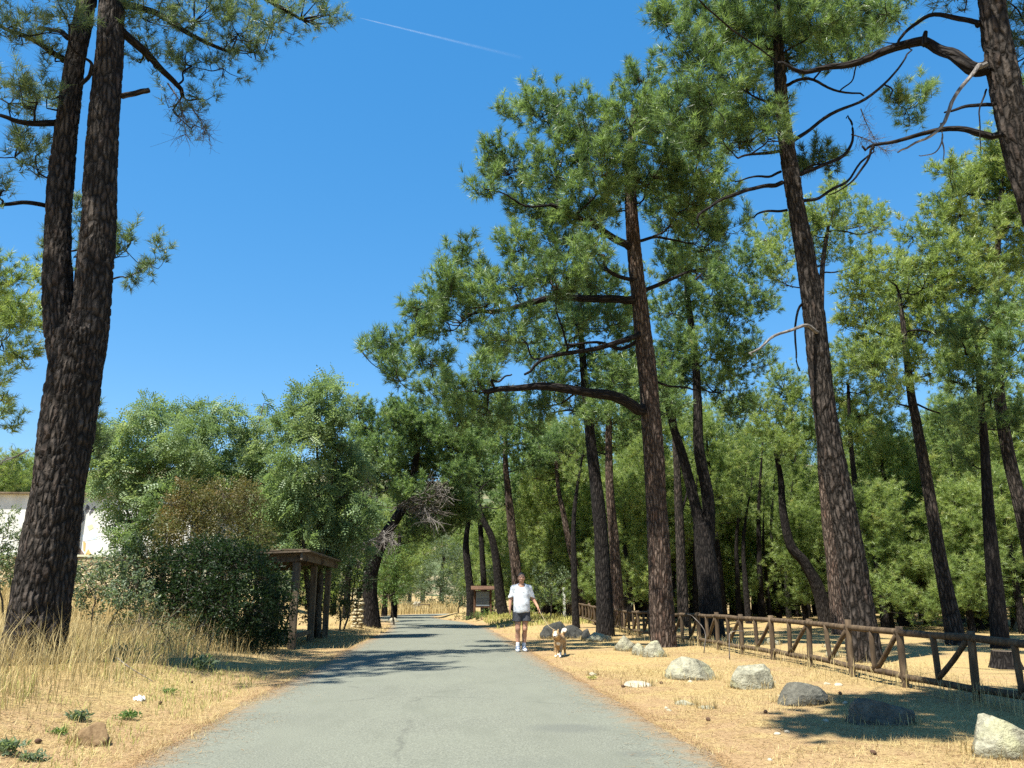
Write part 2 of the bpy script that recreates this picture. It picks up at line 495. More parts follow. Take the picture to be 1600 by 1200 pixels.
def needles(mb, base, axis_, L, var, k, nl, w, rng, droop=.0):
    """bottle-brush pine shoots: k narrow needles around every shoot axis"""
    n_ = len(base)
    if n_ == 0: return
    a, b_ = ortho(axis_)
    t = rng.uniform(.25, 1.0, (n_, k)); ph = rng.uniform(0, 2 * math.pi, (n_, k))
    sp_ = np.radians(rng.uniform(18, 78, (n_, k)))
    o = base[:, None] + axis_[:, None] * (t * L[:, None])[..., None]
    rad = np.cos(ph)[..., None] * a[:, None] + np.sin(ph)[..., None] * b_[:, None]
    d = np.cos(sp_)[..., None] * axis_[:, None] + np.sin(sp_)[..., None] * rad
    d[..., 2] -= droop
    ln = nl * rng.uniform(.7, 1.2, (n_, k))[..., None]
    side = np.cross(d, rng.normal(size=d.shape)); side = nrm(side) * (w * .5)
    V = np.stack([o - side, o + side, o + d * ln], 2)
    F = np.arange(n_ * k * 3).reshape(-1, 3)
    vv = np.repeat(np.clip(var[:, None] + rng.normal(0, .07, (n_, k)), 0, 1).ravel(), 3)
    mb.add(V.reshape(-1, 3), F, vv)

def rand_dirs(rng, n_):
    return nrm(rng.normal(size=(n_, 3)))

# compound leaf template: leaflets in pairs along a drooping stalk
def _compound():
    V = []; F = []
    for kk in range(5):
        for sgn in (-1, 1):
            y = .05 + kk * .050; z = -.35 * y * y * 4; L_ = .070 - .004 * abs(kk - 2); w = .040
            x0 = sgn * .004; x1 = sgn * L_; o = len(V)
            V += [(x0, y, z), (x0 + sgn * L_ * .5, y - w * .5, z + .006), (x1, y + .014, z - .008), (x0 + sgn * L_ * .5, y + w * .6, z + .006)]
            F.append((o, o + 1, o + 2, o + 3))
    o = len(V); y = .05 + 5 * .050
    V += [(0, y, -.1), (.016, y + .03, -.105), (0, y + .06, -.115), (-.016, y + .03, -.105)]; F.append((o, o + 1, o + 2, o + 3))
    return np.array(V), np.array(F)
LEAF_COMPOUND = _compound()
LEAF_SIMPLE = (np.array([(0, 0, 0), (.018, .03, .006), (0, .07, -.004), (-.018, .03, .006)]), np.array([(0, 1, 2, 3)]))
LEAF_BLADE = (np.array([(-.009, 0, 0), (.009, 0, 0), (.010, .12, .02), (0, .26, -.02), (-.010, .12, .02)]), np.array([(0, 1, 2, 4), (4, 2, 3, 3)])[:1])

def leaves(mb, pos, dirs, var, rng, tpl=LEAF_SIMPLE, scale=1.0):
    V, F = tpl; n_ = len(pos)
    if n_ == 0: return
    d = nrm(dirs); a, b_ = ortho(d)
    ph = rng.normal(0, .8, n_)[:, None]
    # upper side of the leaf faces mostly up
    upv = b_ * np.sign(b_[:, 2:3] + 1e-9); sidev = np.cross(d, upv)
    u2 = upv * np.cos(ph) + sidev * np.sin(ph); s2 = np.cross(d, u2)
    s_ = scale * rng.uniform(.7, 1.3, n_)
    W = pos[:, None] + s_[:, None, None] * (V[None, :, 0:1] * s2[:, None] + V[None, :, 1:2] * d[:, None] + V[None, :, 2:3] * u2[:, None])
    FF = (F[None] + (np.arange(n_) * len(V))[:, None, None]).reshape(-1, F.shape[1])
    mb.add(W.reshape(-1, 3), FF, np.repeat(np.clip(var, 0, 1), len(V)))

class Skel:
    """points of trunk and limbs that new branches can grow from"""
    def __init__(s): s.p = np.zeros((0, 3)); s.r = np.zeros(0)
    def add(s, pts, rad):
        s.p = np.vstack([s.p, pts]); s.r = np.concatenate([s.r, np.broadcast_to(rad, (len(pts),))])
    def near(s, c, drop=.9):
        d = np.linalg.norm(s.p - c, axis=1) + drop * np.maximum(0, s.p[:, 2] - c[2] + .1) + .15 * np.maximum(0, c[2] - s.p[:, 2])
        k = int(d.argmin()); return s.p[k], s.r[k]

def vor2(u, v, P, seed):
    iu = np.floor(u); iv = np.floor(v); f1 = np.full(u.shape, 9.); f2 = np.full(u.shape, 9.); idv = np.zeros(u.shape)
    for du in (-1, 0, 1):
        for dv in (-1, 0, 1):
            ci = np.mod(iu + du, P); cj = iv + dv
            jx = hash2(ci, cj, seed); jy = hash2(ci, cj, seed + 3)
            d = np.hypot(iu + du + jx - u, iv + dv + jy - v)
            m = d < f1
            f2 = np.where(m, f1, np.minimum(f2, d)); idv = np.where(m, hash2(ci, cj, seed + 7), idv); f1 = np.where(m, d, f1)
    return f1, f2, idv

def trunk_tube(mb, pts, rad, sides=16, step=.12, plates=0.0, seed=0, flare=.25, cell=(.060, .24), top_close=True):
    """tapering trunk; with plates > 0 the bark plates are raised out of the surface"""
    P = np.asarray(pts, float)
    L = np.linalg.norm(np.diff(P, axis=0), axis=1).sum()
    n_ = max(6, int(L / step))
    C = crom(P, n_); r = np.interp(np.linspace(0, len(P) - 1, n_), np.arange(len(P)), rad)
    s = np.concatenate([[0], np.cumsum(np.linalg.norm(np.diff(C, axis=0), axis=1))])
    r = r * (1 + flare * np.exp(-s / .35))
    t = nrm(np.gradient(C, axis=0)); ref = np.array([0, 1., 0])
    a = nrm(np.cross(t, ref)); b_ = np.cross(t, a)
    th = np.arange(sides) / sides * 2 * math.pi
    R = r[:, None] * (1 + .10 * (vnoise(np.cos(th)[None] * 1.3 + 4 + seed + 0 * s[:, None], np.sin(th)[None] * 1.3 + s[:, None] * .9, seed) - .5) * 2)
    if plates:
        Rm = r.mean(); Pn = max(6, round(2 * math.pi * Rm / cell[0]))
        U = th[None] / (2 * math.pi) * Pn + 0 * s[:, None]; Vv = s[:, None] / cell[1] + 0 * th[None]
        U = U + .35 * (vnoise(U * .9 + 50, Vv * 1.7, seed + 2) - .5); Vv = Vv + .4 * (vnoise(U * 1.6, Vv * .8 + 9, seed + 4) - .5)
        f1, f2, idv = vor2(U, Vv, Pn, seed)
        R = R + plates * (S((f2 - f1) / .30) * (.75 + .5 * idv) - .4) + plates * .35 * (vnoise(U * 3.1, Vv * 5.3, seed + 8) - .5)
    V = C[:, None] + R[..., None] * (np.cos(th)[None, :, None] * a[:, None] + np.sin(th)[None, :, None] * b_[:, None])
    vec = np.stack([r[:, None] * np.cos(th)[None] + seed, r[:, None] * np.sin(th)[None] + 0 * s[:, None], s[:, None] + 0 * th[None]], -1)
    i = np.arange(n_ - 1)[:, None] * sides; j = np.arange(sides)[None]; k = (j + 1) % sides
    q = np.stack([i + j, i + k, i + sides + k, i + sides + j], -1).reshape(-1, 4)
    mb.add(V.reshape(-1, 3), q, .5, vec.reshape(-1, 3))
    if top_close:
        idx = np.arange(sides)
        mb.add(np.vstack([V[-1], C[-1][None] + t[-1] * r[-1] * .6]), np.c_[idx, (idx + 1) % sides, np.full(sides, sides)], .5,
               np.vstack([vec[-1], vec[-1].mean(0)[None]]))
    return C, r

class Pine:
    def __init__(s, name, base, label, seed, bark_='pine_bark', leaf='pine_needles', group=None, near=False, cat='pine tree'):
        s.rng = np.random.default_rng(seed); s.seed = seed
        s.root = empty(name, base, label, cat, group)
        s.bark = M[bark_]; s.leaf = M[leaf]; s.sk = Skel(); s.nd = MB(); s.tw = MB(); s.base = np.array(base)
    def trunk(s, pts, rad, **kw):
        mb = MB(); C, r = trunk_tube(mb, pts, rad, seed=s.seed % 50, **kw)
        if 'step' in kw and kw['step'] < .06:
            C = C[::4]; r = r[::4]
        s.sk.add(C[len(C) // 5:], r[len(r) // 5:])
        s.C = C
        return mb.build('trunk', s.bark, s.root, True)
    def limb(s, pts, r0, r1, name='limb', mat=None, sk=True, sides=8, n_=None):
        n_ = n_ or max(7, len(pts) * 4)
        C = crom(pts, n_)
        L = np.linalg.norm(C[-1] - C[0])
        nz_ = s.rng.normal(0, .03 * min(L, 2.2), C.shape)
        for _ in range(3): nz_[1:-1] = (nz_[:-2] + nz_[1:-1] + nz_[2:]) / 3
        nz_[0] = nz_[-1] = 0; C = C + nz_
        r = np.linspace(1, 0, n_) ** .8 * (r0 - r1) + r1
        mb = MB(); mb.tube(C, r, sides, .5, True, .12, s.seed % 17)
        if sk: s.sk.add(C[2:], r[2:])
        return mb.build(name, mat or M['pine_bark_dark'], s.root, True)
    def auto_limb(s, c, thick=1.0, sk_drop=.9):
        p, pr = s.sk.near(np.asarray(c), sk_drop)
        L = np.linalg.norm(c - p)
        if L < .25: return p
        r0 = min(.7 * pr, (.014 + .012 * L) * thick)
        perp = nrm(np.cross((c - p)[None], s.rng.normal(size=(1, 3))))[0]
        m1 = p + (c - p) * .35 + perp * L * s.rng.uniform(-.12, .12) + np.array([0, 0, -.05 * L])
        m2 = p + (c - p) * .7 + perp * L * s.rng.uniform(-.14, .14) + np.array([0, 0, -.07 * L])
        s.limb([p, m1, m2, c], r0, max(.012, r0 * .35), sides=7, n_=12)
        return p
    def lobe(s, c, r, dens=1.0, nl=.15, w=.018, k=18, clump=.42, up=.75, connect=True, vshift=0.0, squash=.75, per=13, twigs=True):
        rng = s.rng; c = np.asarray(c, float); r = np.asarray([r, r, r * squash] if np.isscalar(r) else r, float)
        if connect: s.auto_limb(c - np.array([0, 0, r[2] * .35]))
        nc = max(3, int(dens * 10.5 * (r[0] * r[1] + r[0] * r[2] + r[1] * r[2]) / 3 / (clump * clump)))
        d = rand_dirs(rng, nc); d[:, 2] = d[:, 2] * .9 + .18; d = nrm(d)
        q = rng.uniform(.25, 1.0, (nc, 1)) ** .55
        cc = c + d * r * q
        lv = rng.normal(0, .10, nc)
        if twigs:
            for t in range(0, nc, 2):
                p, pr = s.sk.near(cc[t], .6)
                if np.linalg.norm(p - cc[t]) < 2.2 * r.max() + .4:
                    m = (p + cc[t]) / 2 + rng.normal(0, .08, 3) - np.array([0, 0, .08])
                    s.tw.tube(crom([p, m, cc[t]], 5), np.linspace(min(.022, pr), .006, 5), 4, .5, False)
        per = max(5, int(per * .78)); nl = nl * 1.2
        n_ = nc * per
        ci = np.repeat(np.arange(nc), per)
        # every clump is a sprig: an upward-curving axis set about with shoots, paler towards its growing tip
        ax = nrm(nrm(cc - c) * .65 + rand_dirs(rng, nc) * .45 + np.array([0, 0, up + .15]))[ci]
        tt = rng.uniform(0, 1, n_); Lc = (clump * rng.uniform(1.1, 2.1, nc))[ci]
        rad = rand_dirs(rng, n_); rad = nrm(rad - ax * (rad * ax).sum(1, keepdims=True))
        o = cc[ci] + ax * ((tt - .45) * Lc)[:, None] + rad * (clump * .29 * (1.15 - tt * .8) * rng.uniform(.2, 1.2, n_))[:, None]
        dr = nrm(ax * (.45 + .6 * tt)[:, None] + rad * (1.0 - .75 * tt)[:, None] + np.array([0, 0, .25]) + rand_dirs(rng, n_) * .25)
        L = rng.uniform(.10, .24, n_)
        var = np.clip(.34 + .24 * tt + vshift + lv[ci] * 1.5 + rng.normal(0, .16, n_), 0, .97)
        brown = rng.uniform(size=n_) < .012
        var[brown] = 1.0
        needles(s.nd, o - dr * L[:, None] * .4, dr, L, var, k, nl, w, rng)
    def dead_spray(s, c, d, size, n_=40, r=.006, mat='grey_twig', name='dead_branch'):
        """a bare, fine-forked dead branch"""
        rng = s.rng; mb = MB(); d = nrm(np.asarray([d], float))[0]
        main = crom([c, c + d * size * .5 + rng.normal(0, .05, 3) * size, c + d * size], 10)
        mb.tube(main, np.linspace(r * 3, r, 10), 5, .5, False)
        for _ in range(n_):
            q = main[rng.integers(2, 10)]
            e = nrm((d * .6 + rng.normal(size=3) * .8 + np.array([0, 0, -.25]))[None])[0] * size * rng.uniform(.15, .5)
            m = q + e * .5 + rng.normal(0, .06, 3) * size * .5
            mb.tube(crom([q, m, q + e], 6), np.linspace(r, r * .35, 6), 4, .5, False)
            for __ in range(2):
                e2 = e * .4 + rng.normal(0, .10, 3) * size
                mb.tube(crom([m, m + e2 * .5 + rng.normal(0, .03, 3), m + e2], 4), np.linspace(r * .6, r * .3, 4), 3, .5, False)
        return mb.build(name, M[mat], s.root)
    def done(s):
        if s.tw.n: s.tw.build('twigs', s.bark, s.root, True)['kind'] = 'stuff'
        o = s.nd.build('crown', s.leaf, s.root)
        return s.root

def PXR(r, Y): return r * Y / FPX * 1.04     # a radius in photo pixels at depth Y, in metres

# ------------------------------------------------------------------ the big pines
def lobes(t, items, Y, spread=1.0, **kw):
    """crown lobes given as (column, row, radius in photo pixels[, depth offset]); every one has its own depth and real size"""
    pts = []
    for it in items:
        px, py, rp = it[:3]
        dy = it[3] if len(it) > 3 else t.rng.uniform(-spread, spread)
        c = at(px, py, Y + dy)
        pts.append((c, rp * float((c - CAM) @ FW) / FPX))
    tr = t.sk.p.mean(0)
    pts.sort(key=lambda q: np.linalg.norm((q[0] - tr)[:2]))
    for c, r in pts:
        t.lobe(c, r, **kw)

def px_trunk(items, Y, lean=0.0):
    """trunk points from photo pixels, at depth Y (+ lean metres towards the top)"""
    n_ = len(items)
    P = np.array([at(x, y, Y + lean * i_ / max(1, n_ - 1)) for i_, (x, y) in enumerate(items)])
    return P

def planted(items, Y, lean=0.0, sink=.25):
    P = px_trunk(items, Y, lean)
    g = on_ground(items[0][0], Y)
    P = P[P[:, 2] > g[2] + .25]
    return np.vstack([g - np.array([0, 0, sink]), P]), g

# --- the twin-stemmed pine beside the road on the left
Y = 12.3
low = [(52, 1055), (62, 960), (78, 840), (98, 720), (116, 600), (124, 520)]
P, g = planted(low, Y)
t = Pine('pine_tree', g, 'huge dark twin-stemmed pine trunk standing in tall straw grass', 11, 'pine_bark', 'pine_needles_blue')
rr = [PXR(w, Y) * .86 for w in (44, 41.5, 40.5, 40, 40, 39)]
t.trunk(P, np.interp(np.linspace(0, 1, len(P)), np.linspace(0, 1, len(rr)), rr), sides=96, step=.026, plates=.028, flare=.08, top_close=False)
sr = [(122, 600), (136, 530), (146, 460), (153, 360), (160, 240), (168, 120), (175, 0), (180, -90), (184, -190)]
sl = [(110, 610), (96, 540), (90, 460), (91, 350), (98, 250), (112, 130), (132, 20), (146, -60), (155, -150)]
for nm, it, w in (('stem', sr, (31, 31, 29, 28, 26, 24, 22, 17, 8)), ('stem', sl, (25, 25, 23, 21, 19, 18, 16, 12, 6))):
    Q = px_trunk(it, Y, .4)
    mb = MB(); C, r = trunk_tube(mb, Q, [PXR(x, Y) * .86 for x in w], sides=60, step=.032, plates=.024, flare=0, seed=5 if it is sr else 9)
    t.sk.add(C[60::4], r[60::4]); mb.build(nm, t.bark, t.root, True)
A_ = lambda x, y, d=0.0: at(x, y, Y + d)
t.limb([A_(190, 150), A_(212, 145, .1), A_(233, 141, .2)], .05, .042, 'broken_stub', M['pine_bark'], sk=False)
t.limb([A_(190, 48, .3), A_(225, 85, .8), A_(258, 115, 1.3), A_(285, 150, 1.8)], .075, .04)
t.limb([A_(185, 10, .3), A_(240, 20, 1.2), A_(300, 60, 1.7), A_(360, 82, 2.1)], .07, .03)
t.limb([A_(180, -60, .4), A_(270, -60, 1.6), A_(380, -20, 2.2), A_(470, 30, 2.7)], .10, .03)
t.limb([A_(80, 320, .2), A_(40, 318, -.2), A_(0, 322, -.4)], .04, .025)
t.limb([A_(92, 190, .3), A_(50, 195, .0), A_(0, 180, -.3)], .06, .03)
t.limb([A_(100, 95, .3), A_(60, 65, .2), A_(0, 40, .2)], .055, .03)
t.limb([A_(112, 60, .3), A_(90, 48, .5), A_(60, 45, .9)], .05, .03)
t.limb([A_(118, 135, .2), A_(140, 118, .1), A_(142, 98, 0), A_(128, 88, -.1)], .035, .02)
NEAR = dict(nl=.15, w=.010, k=22, clump=.34, per=10)
lobes(t, [(20, 30, 50), (60, 150, 46), (15, 150, 50), (25, 235, 46), (70, 70, 40), (8, 290, 30), (100, 10, 40), (60, 260, 30), (108, 160, 26, 1.5)], Y, 1.2, dens=.62, **NEAR)
lobes(t, [(232, 22, 50, .8), (305, 20, 60, 1.9), (300, 95, 40, 1.8), (372, 40, 56, 2.0), (430, 25, 48, 2.4), (478, 22, 42, 2.7), (515, 18, 24, 2.9), (240, 85, 36, 1.0), (350, 100, 34, 2.0), (410, 78, 30, 2.3), (210, 40, 26, .5)], Y, .6, dens=.62, **NEAR)
lobes(t, [(270, 165, 30, 1.7), (320, 150, 26, 2.2), (300, 195, 26, 2.0)], Y, .3, dens=.35, **NEAR)
# the crown goes on above the picture and shades the road
for c, r in (((-7.4, 9.4, 15.0), 1.4), ((-8.4, 10.8, 15.4), 1.5), ((-6.5, 9.8, 14.8), 1.0), ((-9.2, 9.0, 15.0), 1.5), ((-7.3, 11.8, 16.0), 1.2), ((-8.6, 12.4, 16.4), 1.4), ((-8.0, 8.2, 14.6), 1.2)):
    t.lobe(np.array(c), r, dens=.55, nl=.18, w=.035, k=11, clump=.45, per=10)
t.dead_spray(A_(262, 130, 1.6), (.35, .1, -.9), 1.1, 46, .0055)
t.dead_spray(A_(288, 152, 1.8), (.5, .2, -.75), .9, 34, .005)
t.dead_spray(A_(45, 703, 0), (-.8, 0, -.3), .5, 12, .005)
t.done()
print('twin', time.time() - T0)

# --- the pine behind it, at the picture's edge
Y = 19.0
P, g = planted([(-70, 1010), (-72, 800), (-64, 600), (-50, 420), (-30, 300)], Y)
t = Pine('pine_tree', g, 'light green pine crown peeking out behind the dark twin-stemmed trunk', 12, 'pine_bark', 'pine_needles_yellow')
t.trunk(P, np.linspace(.26, .07, len(P)), sides=14)
lobes(t, [(12, 430, 42), (28, 500, 42), (5, 520, 50), (35, 552, 26), (-20, 580, 40), (8, 612, 18), (-40, 470, 50), (40, 455, 20), (18, 665, 16), (-10, 640, 30)], Y, 1.4, dens=.8, w=.016, k=18)
t.done()
Y = 17.0
P, g = planted([(78, 985), (88, 800), (104, 640), (122, 430), (132, 330)], Y)
t = Pine('pine_tree', g, 'slim pine hidden behind the twin-stemmed trunk with one tuft showing', 13, 'pine_bark', 'pine_needles_blue')
t.trunk(P, np.linspace(.14, .05, len(P)), sides=12)
lobes(t, [(205, 372, 24, 0), (232, 405, 26, .3), (205, 425, 22, -.3), (185, 395, 26, .2), (125, 400, 34, 0), (75, 380, 14, .2), (130, 350, 30, .4), (145, 662, 18, 0), (150, 690, 16, .3), (148, 700, 14, .3)], Y, .5, dens=.75, w=.014, k=20)
t.done()

# --- the big road pine (right of the walker), leaning over the road
Y = 20.3
it = [(1036, 1000), (1032, 900), (1024, 760), (1014, 620), (1003, 500), (992, 400), (986, 320), (985, 250), (992, 170)]
P, g = planted(it, Y, -.6)
t = Pine('pine_tree', g, 'tall reddish-barked pine by the boulders with its crown hanging over the road', 21, 'pine_bark_warm', 'pine_needles')
t.trunk(P, [.31, .285, .262, .24, .215, .185, .15, .115, .08, .04][:len(P)], sides=54, step=.045, plates=.02, flare=.2)
A_ = lambda x, y, d=0.0: at(x, y, Y - .4 + d)
t.limb([A_(1005, 640), A_(960, 622, -.4), A_(910, 612, -.9), A_(850, 603, -1.4), A_(800, 604, -1.8), A_(755, 612, -2.2)], .155, .05)
t.limb([A_(772, 606, -2.1), A_(768, 594, -2.2), A_(780, 596, -2.2), A_(790, 588, -2.2), A_(800, 585, -2.2)], .03, .015, sk=False)
t.limb([A_(992, 468), A_(930, 466, .3), A_(870, 464, .6), A_(800, 482, .8), A_(740, 490, .8)], .12, .05)
t.limb([A_(986, 388), A_(945, 360, -.4), A_(900, 338, -.9), A_(860, 320, -1.2)], .11, .05)
t.limb([A_(994, 440, 0), A_(960, 430, -.3), A_(944, 415, -.5), A_(946, 402, -.5), A_(935, 398, -.6)], .06, .03)
t.limb([A_(1000, 522), A_(955, 538, -.5), A_(900, 552, -1.0), A_(850, 560, -1.5), A_(820, 585, -1.8)], .075, .03)
t.limb([A_(1003, 530), A_(970, 545, .5), A_(930, 535, 1.0), A_(880, 540, 1.5)], .06, .025)
t.limb([A_(1000, 460), A_(1040, 440, .3), A_(1070, 425, .8), A_(1100, 420, 1.2)], .06, .025)
t.limb([A_(992, 380), A_(1030, 372, .5), A_(1080, 380, 1.0)], .05, .02)
t.limb([A_(1006, 590), A_(1040, 600, .4), A_(1090, 610, .9)], .04, .02)
K = dict(nl=.175, w=.017, k=18, clump=.42, per=13)
lobes(t, [(1003, 120, 34), (848, 172, 46), (805, 175, 24), (915, 195, 52), (985, 185, 52), (1050, 190, 60), (795, 262, 46), (757, 290, 26), (765, 245, 24), (868, 262, 56), (945, 265, 60), (1020, 265, 55), (1085, 262, 55), (1105, 210, 46),
          (835, 330, 46), (905, 322, 52), (970, 320, 40), (1075, 310, 44), (1125, 300, 34), (870, 385, 46), (810, 385, 36), (925, 385, 36)], Y - .8, 2.0, dens=1.0, **K)
lobes(t, [(870, 440, 50), (800, 440, 42), (722, 390, 22), (722, 425, 32), (690, 455, 38), (652, 478, 28), (760, 468, 44), (705, 505, 46), (640, 515, 30), (800, 520, 42), (768, 545, 36), (595, 548, 32), (565, 545, 16), (625, 585, 34), (672, 560, 34), (735, 600, 44), (690, 620, 36), (760, 640, 38), (720, 655, 36)], Y - .6, 1.7, dens=1.0, **K)
lobes(t, [(1100, 375, 46), (1045, 345, 40), (1135, 355, 36), (1050, 420, 38), (1030, 300, 40), (1090, 330, 40), (930, 440, 34), (960, 500, 30), (900, 500, 34)], Y + .8, 1.0, dens=.75, vshift=.05, **K)
lobes(t, [(860, 625, 34), (840, 660, 30), (800, 655, 30)], Y - .5, .8, dens=.7, **K)
t.done()
print('road pine', time.time() - T0)

# --- the leaning pine behind the fence
Y = 15.2
it = [(1352, 1030), (1338, 930), (1322, 820), (1302, 720), (1286, 620), (1272, 500), (1258, 400), (1240, 300), (1228, 220), (1220, 140), (1216, 60), (1214, -30)]
P, g = planted(it, Y, -.8)
t = Pine('pine_tree', g, 'tall leaning dark pine just behind the wooden fence with bare side branches', 22, 'pine_bark', 'pine_needles')
t.trunk(P, np.interp(np.linspace(0, 1, len(P)), [0, .1, .45, .8, 1], [.29, .245, .205, .13, .05]), sides=54, step=.04, plates=.021, flare=.22)
A_ = lambda x, y, d=0.0: at(x, y, Y - .5 + d)
t.limb([A_(1222, 285), A_(1190, 292, -.3), A_(1155, 305, -.6), A_(1120, 318, -.9), A_(1098, 338, -1.0), A_(1088, 360, -1.0)], .05, .014)
t.limb([A_(1220, 268, 0), A_(1195, 275, -.2), A_(1170, 277, -.3), A_(1148, 284, -.4)], .03, .012, sk=False)
t.limb([A_(1230, 328), A_(1205, 330, .1), A_(1185, 332, .2), A_(1176, 340, .2)], .03, .014, 'dead_branch', sk=False)
t.limb([A_(1246, 272), A_(1275, 262, .3), A_(1310, 248, .5), A_(1330, 222, .6), A_(1326, 195, .6), A_(1322, 185, .6)], .05, .014)
t.limb([A_(1250, 315), A_(1285, 306, .4), A_(1320, 290, .8), A_(1345, 255, 1.1), A_(1365, 232, 1.3)], .04, .016)
t.limb([A_(1232, 225), A_(1270, 200, .2), A_(1310, 172, .4), A_(1360, 150, .6), A_(1395, 115, .8), A_(1425, 78, .9)], .045, .018)
t.limb([A_(1225, 135), A_(1260, 125, -.2), A_(1300, 140, -.4), A_(1350, 150, -.5)], .04, .015)
t.limb([A_(1222, 240), A_(1180, 240, -.4), A_(1150, 245, -.7)], .04, .016)
t.limb([A_(1278, 520), A_(1255, 510, -.2), A_(1225, 518, -.5), A_(1195, 540, -.8), A_(1176, 556, -.9)], .04, .014, 'dead_branch', M['grey_twig'], sk=False)
t.limb([A_(1262, 470), A_(1245, 485, .2), A_(1242, 540, .3), A_(1250, 580, .3)], .03, .012, sk=False)
lobes(t, [(1040, 35, 34), (1095, 25, 46), (1090, 85, 46), (1150, 50, 56), (1150, 120, 50), (1210, 40, 60), (1230, 85, 50), (1275, 30, 56), (1180, 175, 46), (1105, 150, 44), (1330, 20, 46), (1300, 85, 36), (1360, 45, 38), (1385, 15, 34), (1340, 80, 30), (1140, 215, 38), (1095, 215, 36), (1200, 210, 30), (1060, 180, 34), (1180, -40, 70), (1270, -50, 70)], Y - .6, 1.5, dens=1.15, nl=.165, w=.0135, k=20, clump=.38, per=12)
lobes(t, [(1415, 165, 26, .9), (1440, 145, 20, 1.0), (1395, 150, 18, .8), (1420, 185, 20, .9)], Y, .2, dens=.6, nl=.15, w=.012, k=20, clump=.3, vshift=.15)
lobes(t, [(1275, 248, 26, .5), (1300, 255, 16, .6), (1255, 262, 14, .4)], Y, .2, dens=.9, nl=.15, w=.013, k=20, clump=.3, vshift=-.25)
t.dead_spray(A_(1330, 210, .6), (.6, .1, -.2), .9, 40, .005)
t.dead_spray(A_(1345, 170, .6), (.3, .1, -.7), .8, 30, .005)
t.done()
print('leaning', time.time() - T0)

# --- the near pine whose trunk crosses the top corner
Y = 9.4
it = [(1752, 1100), (1736, 900), (1706, 700), (1670, 500), (1630, 350), (1598, 240), (1572, 130), (1555, 40), (1543, -60), (1536, -180), (1528, -300)]
P, g = planted(it, Y, -.5)
t = Pine('pine_tree', g, 'close pine trunk crossing the upper corner with long bare crooked branches', 23, 'pine_bark', 'pine_needles_blue')
t.trunk(P, np.interp(np.linspace(0, 1, len(P)), [0, .1, .5, .8, 1], [.30, .25, .20, .165, .10]), sides=54, step=.038, plates=.02)
A_ = lambda x, y, d=0.0: at(x, y, Y - .3 + d)
t.limb([A_(1545, 104), A_(1520, 104, .1), A_(1490, 90, .3), A_(1455, 68, .5), A_(1405, 72, .8), A_(1350, 92, 1.1), A_(1300, 105, 1.3), A_(1250, 108, 1.5), A_(1215, 98, 1.6)], .105, .018)
t.limb([A_(1446, 70, .5), A_(1444, 60, .5), A_(1446, 50, .5)], .05, .03, 'broken_stub', sk=False)
t.limb([A_(1528, 40), A_(1500, 30, .2), A_(1455, 25, .4), A_(1425, 45, .6), A_(1402, 70, .7)], .04, .02)
t.limb([A_(1542, 100, -.1), A_(1530, 104, -.3), A_(1515, 120, -.5), A_(1490, 160, -.7), A_(1465, 195, -.8), A_(1435, 220, -.9), A_(1403, 238, -1.0)], .034, .010, 'dead_branch', M['grey_twig'], sk=False)
t.limb([A_(1470, 192, -.8), A_(1472, 215, -.8), A_(1460, 238, -.8), A_(1436, 243, -.8)], .012, .005, 'dead_branch', M['grey_twig'], sk=False)
t.limb([A_(1472, 215, -.8), A_(1475, 235, -.8), A_(1474, 252, -.8)], .010, .004, 'dead_branch', M['grey_twig'], sk=False)
t.limb([A_(1565, 210), A_(1520, 203, .2), A_(1470, 206, .5), A_(1420, 218, .8), A_(1370, 228, 1.1), A_(1347, 228, 1.2)], .05, .014)
t.limb([A_(1366, 229, 1.1), A_(1350, 260, 1.2), A_(1325, 285, 1.3), A_(1295, 305, 1.4)], .022, .008, sk=False)
t.limb([A_(1555, 162), A_(1520, 164, .2), A_(1492, 170, .3), A_(1475, 176, .4)], .03, .012, 'dead_branch', sk=False)
t.limb([A_(1541, 140), A_(1532, 165, -.2), A_(1530, 190, -.3), A_(1532, 235, -.3)], .014, .006, 'dead_branch', sk=False)
lobes(t, [(1600, 30, 46, .6), (1590, 90, 26, .9), (1640, 60, 60, .4), (1510, -20, 40, .5)], Y, .3, dens=.7, nl=.15, w=.010, k=22, clump=.34, per=10, vshift=-.1)
for c, r in (((.1, 4.5, 10.2), .75), ((1.3, 4.7, 10.2), 1.05), ((2.5, 5.0, 10.4), 1.15), ((1.3, 5.7, 11.0), .9), ((2.7, 6.1, 11.2), 1.1), ((3.7, 6.3, 11.6), 1.0), ((8.5, 9.0, 13.0), 1.5), ((6.6, 8.8, 13), 1.3)):
    t.lobe(np.array(c), r, dens=1.5, nl=.2, w=.06, k=14, clump=.45, per=12)
t.done()
print('near', time.time() - T0)

# --- the other pines one can tell apart on the right
def pine_at(label, it, Y, w0, w1, seed, bark_, leaf, lob, lean=0.0, dens=.85, w=.020, k=15, limbs_=(), stems=(), spread=1.4, name='pine_tree', **kw):
    dens *= 1.02
    P, g = planted(it, Y, lean)
    t = Pine(name, g, label, seed, bark_, leaf)
    t.trunk(P, np.linspace(w0, w1, len(P)), sides=18, step=.11)
    for st, a, b2 in stems:
        Q = px_trunk(st, Y, lean); mb = MB(); C, r = trunk_tube(mb, Q, np.linspace(a, b2, len(Q)), 14, .12, seed=seed % 31, flare=0)
        t.sk.add(C, r); mb.build('stem', t.bark, t.root, True)
    for lp, a, b2 in limbs_:
        t.limb([at(x, y, Y + d) for x, y, d in lp], a, b2)
    lobes(t, lob, Y, spread, dens=dens, w=w, k=k, **kw)
    return t

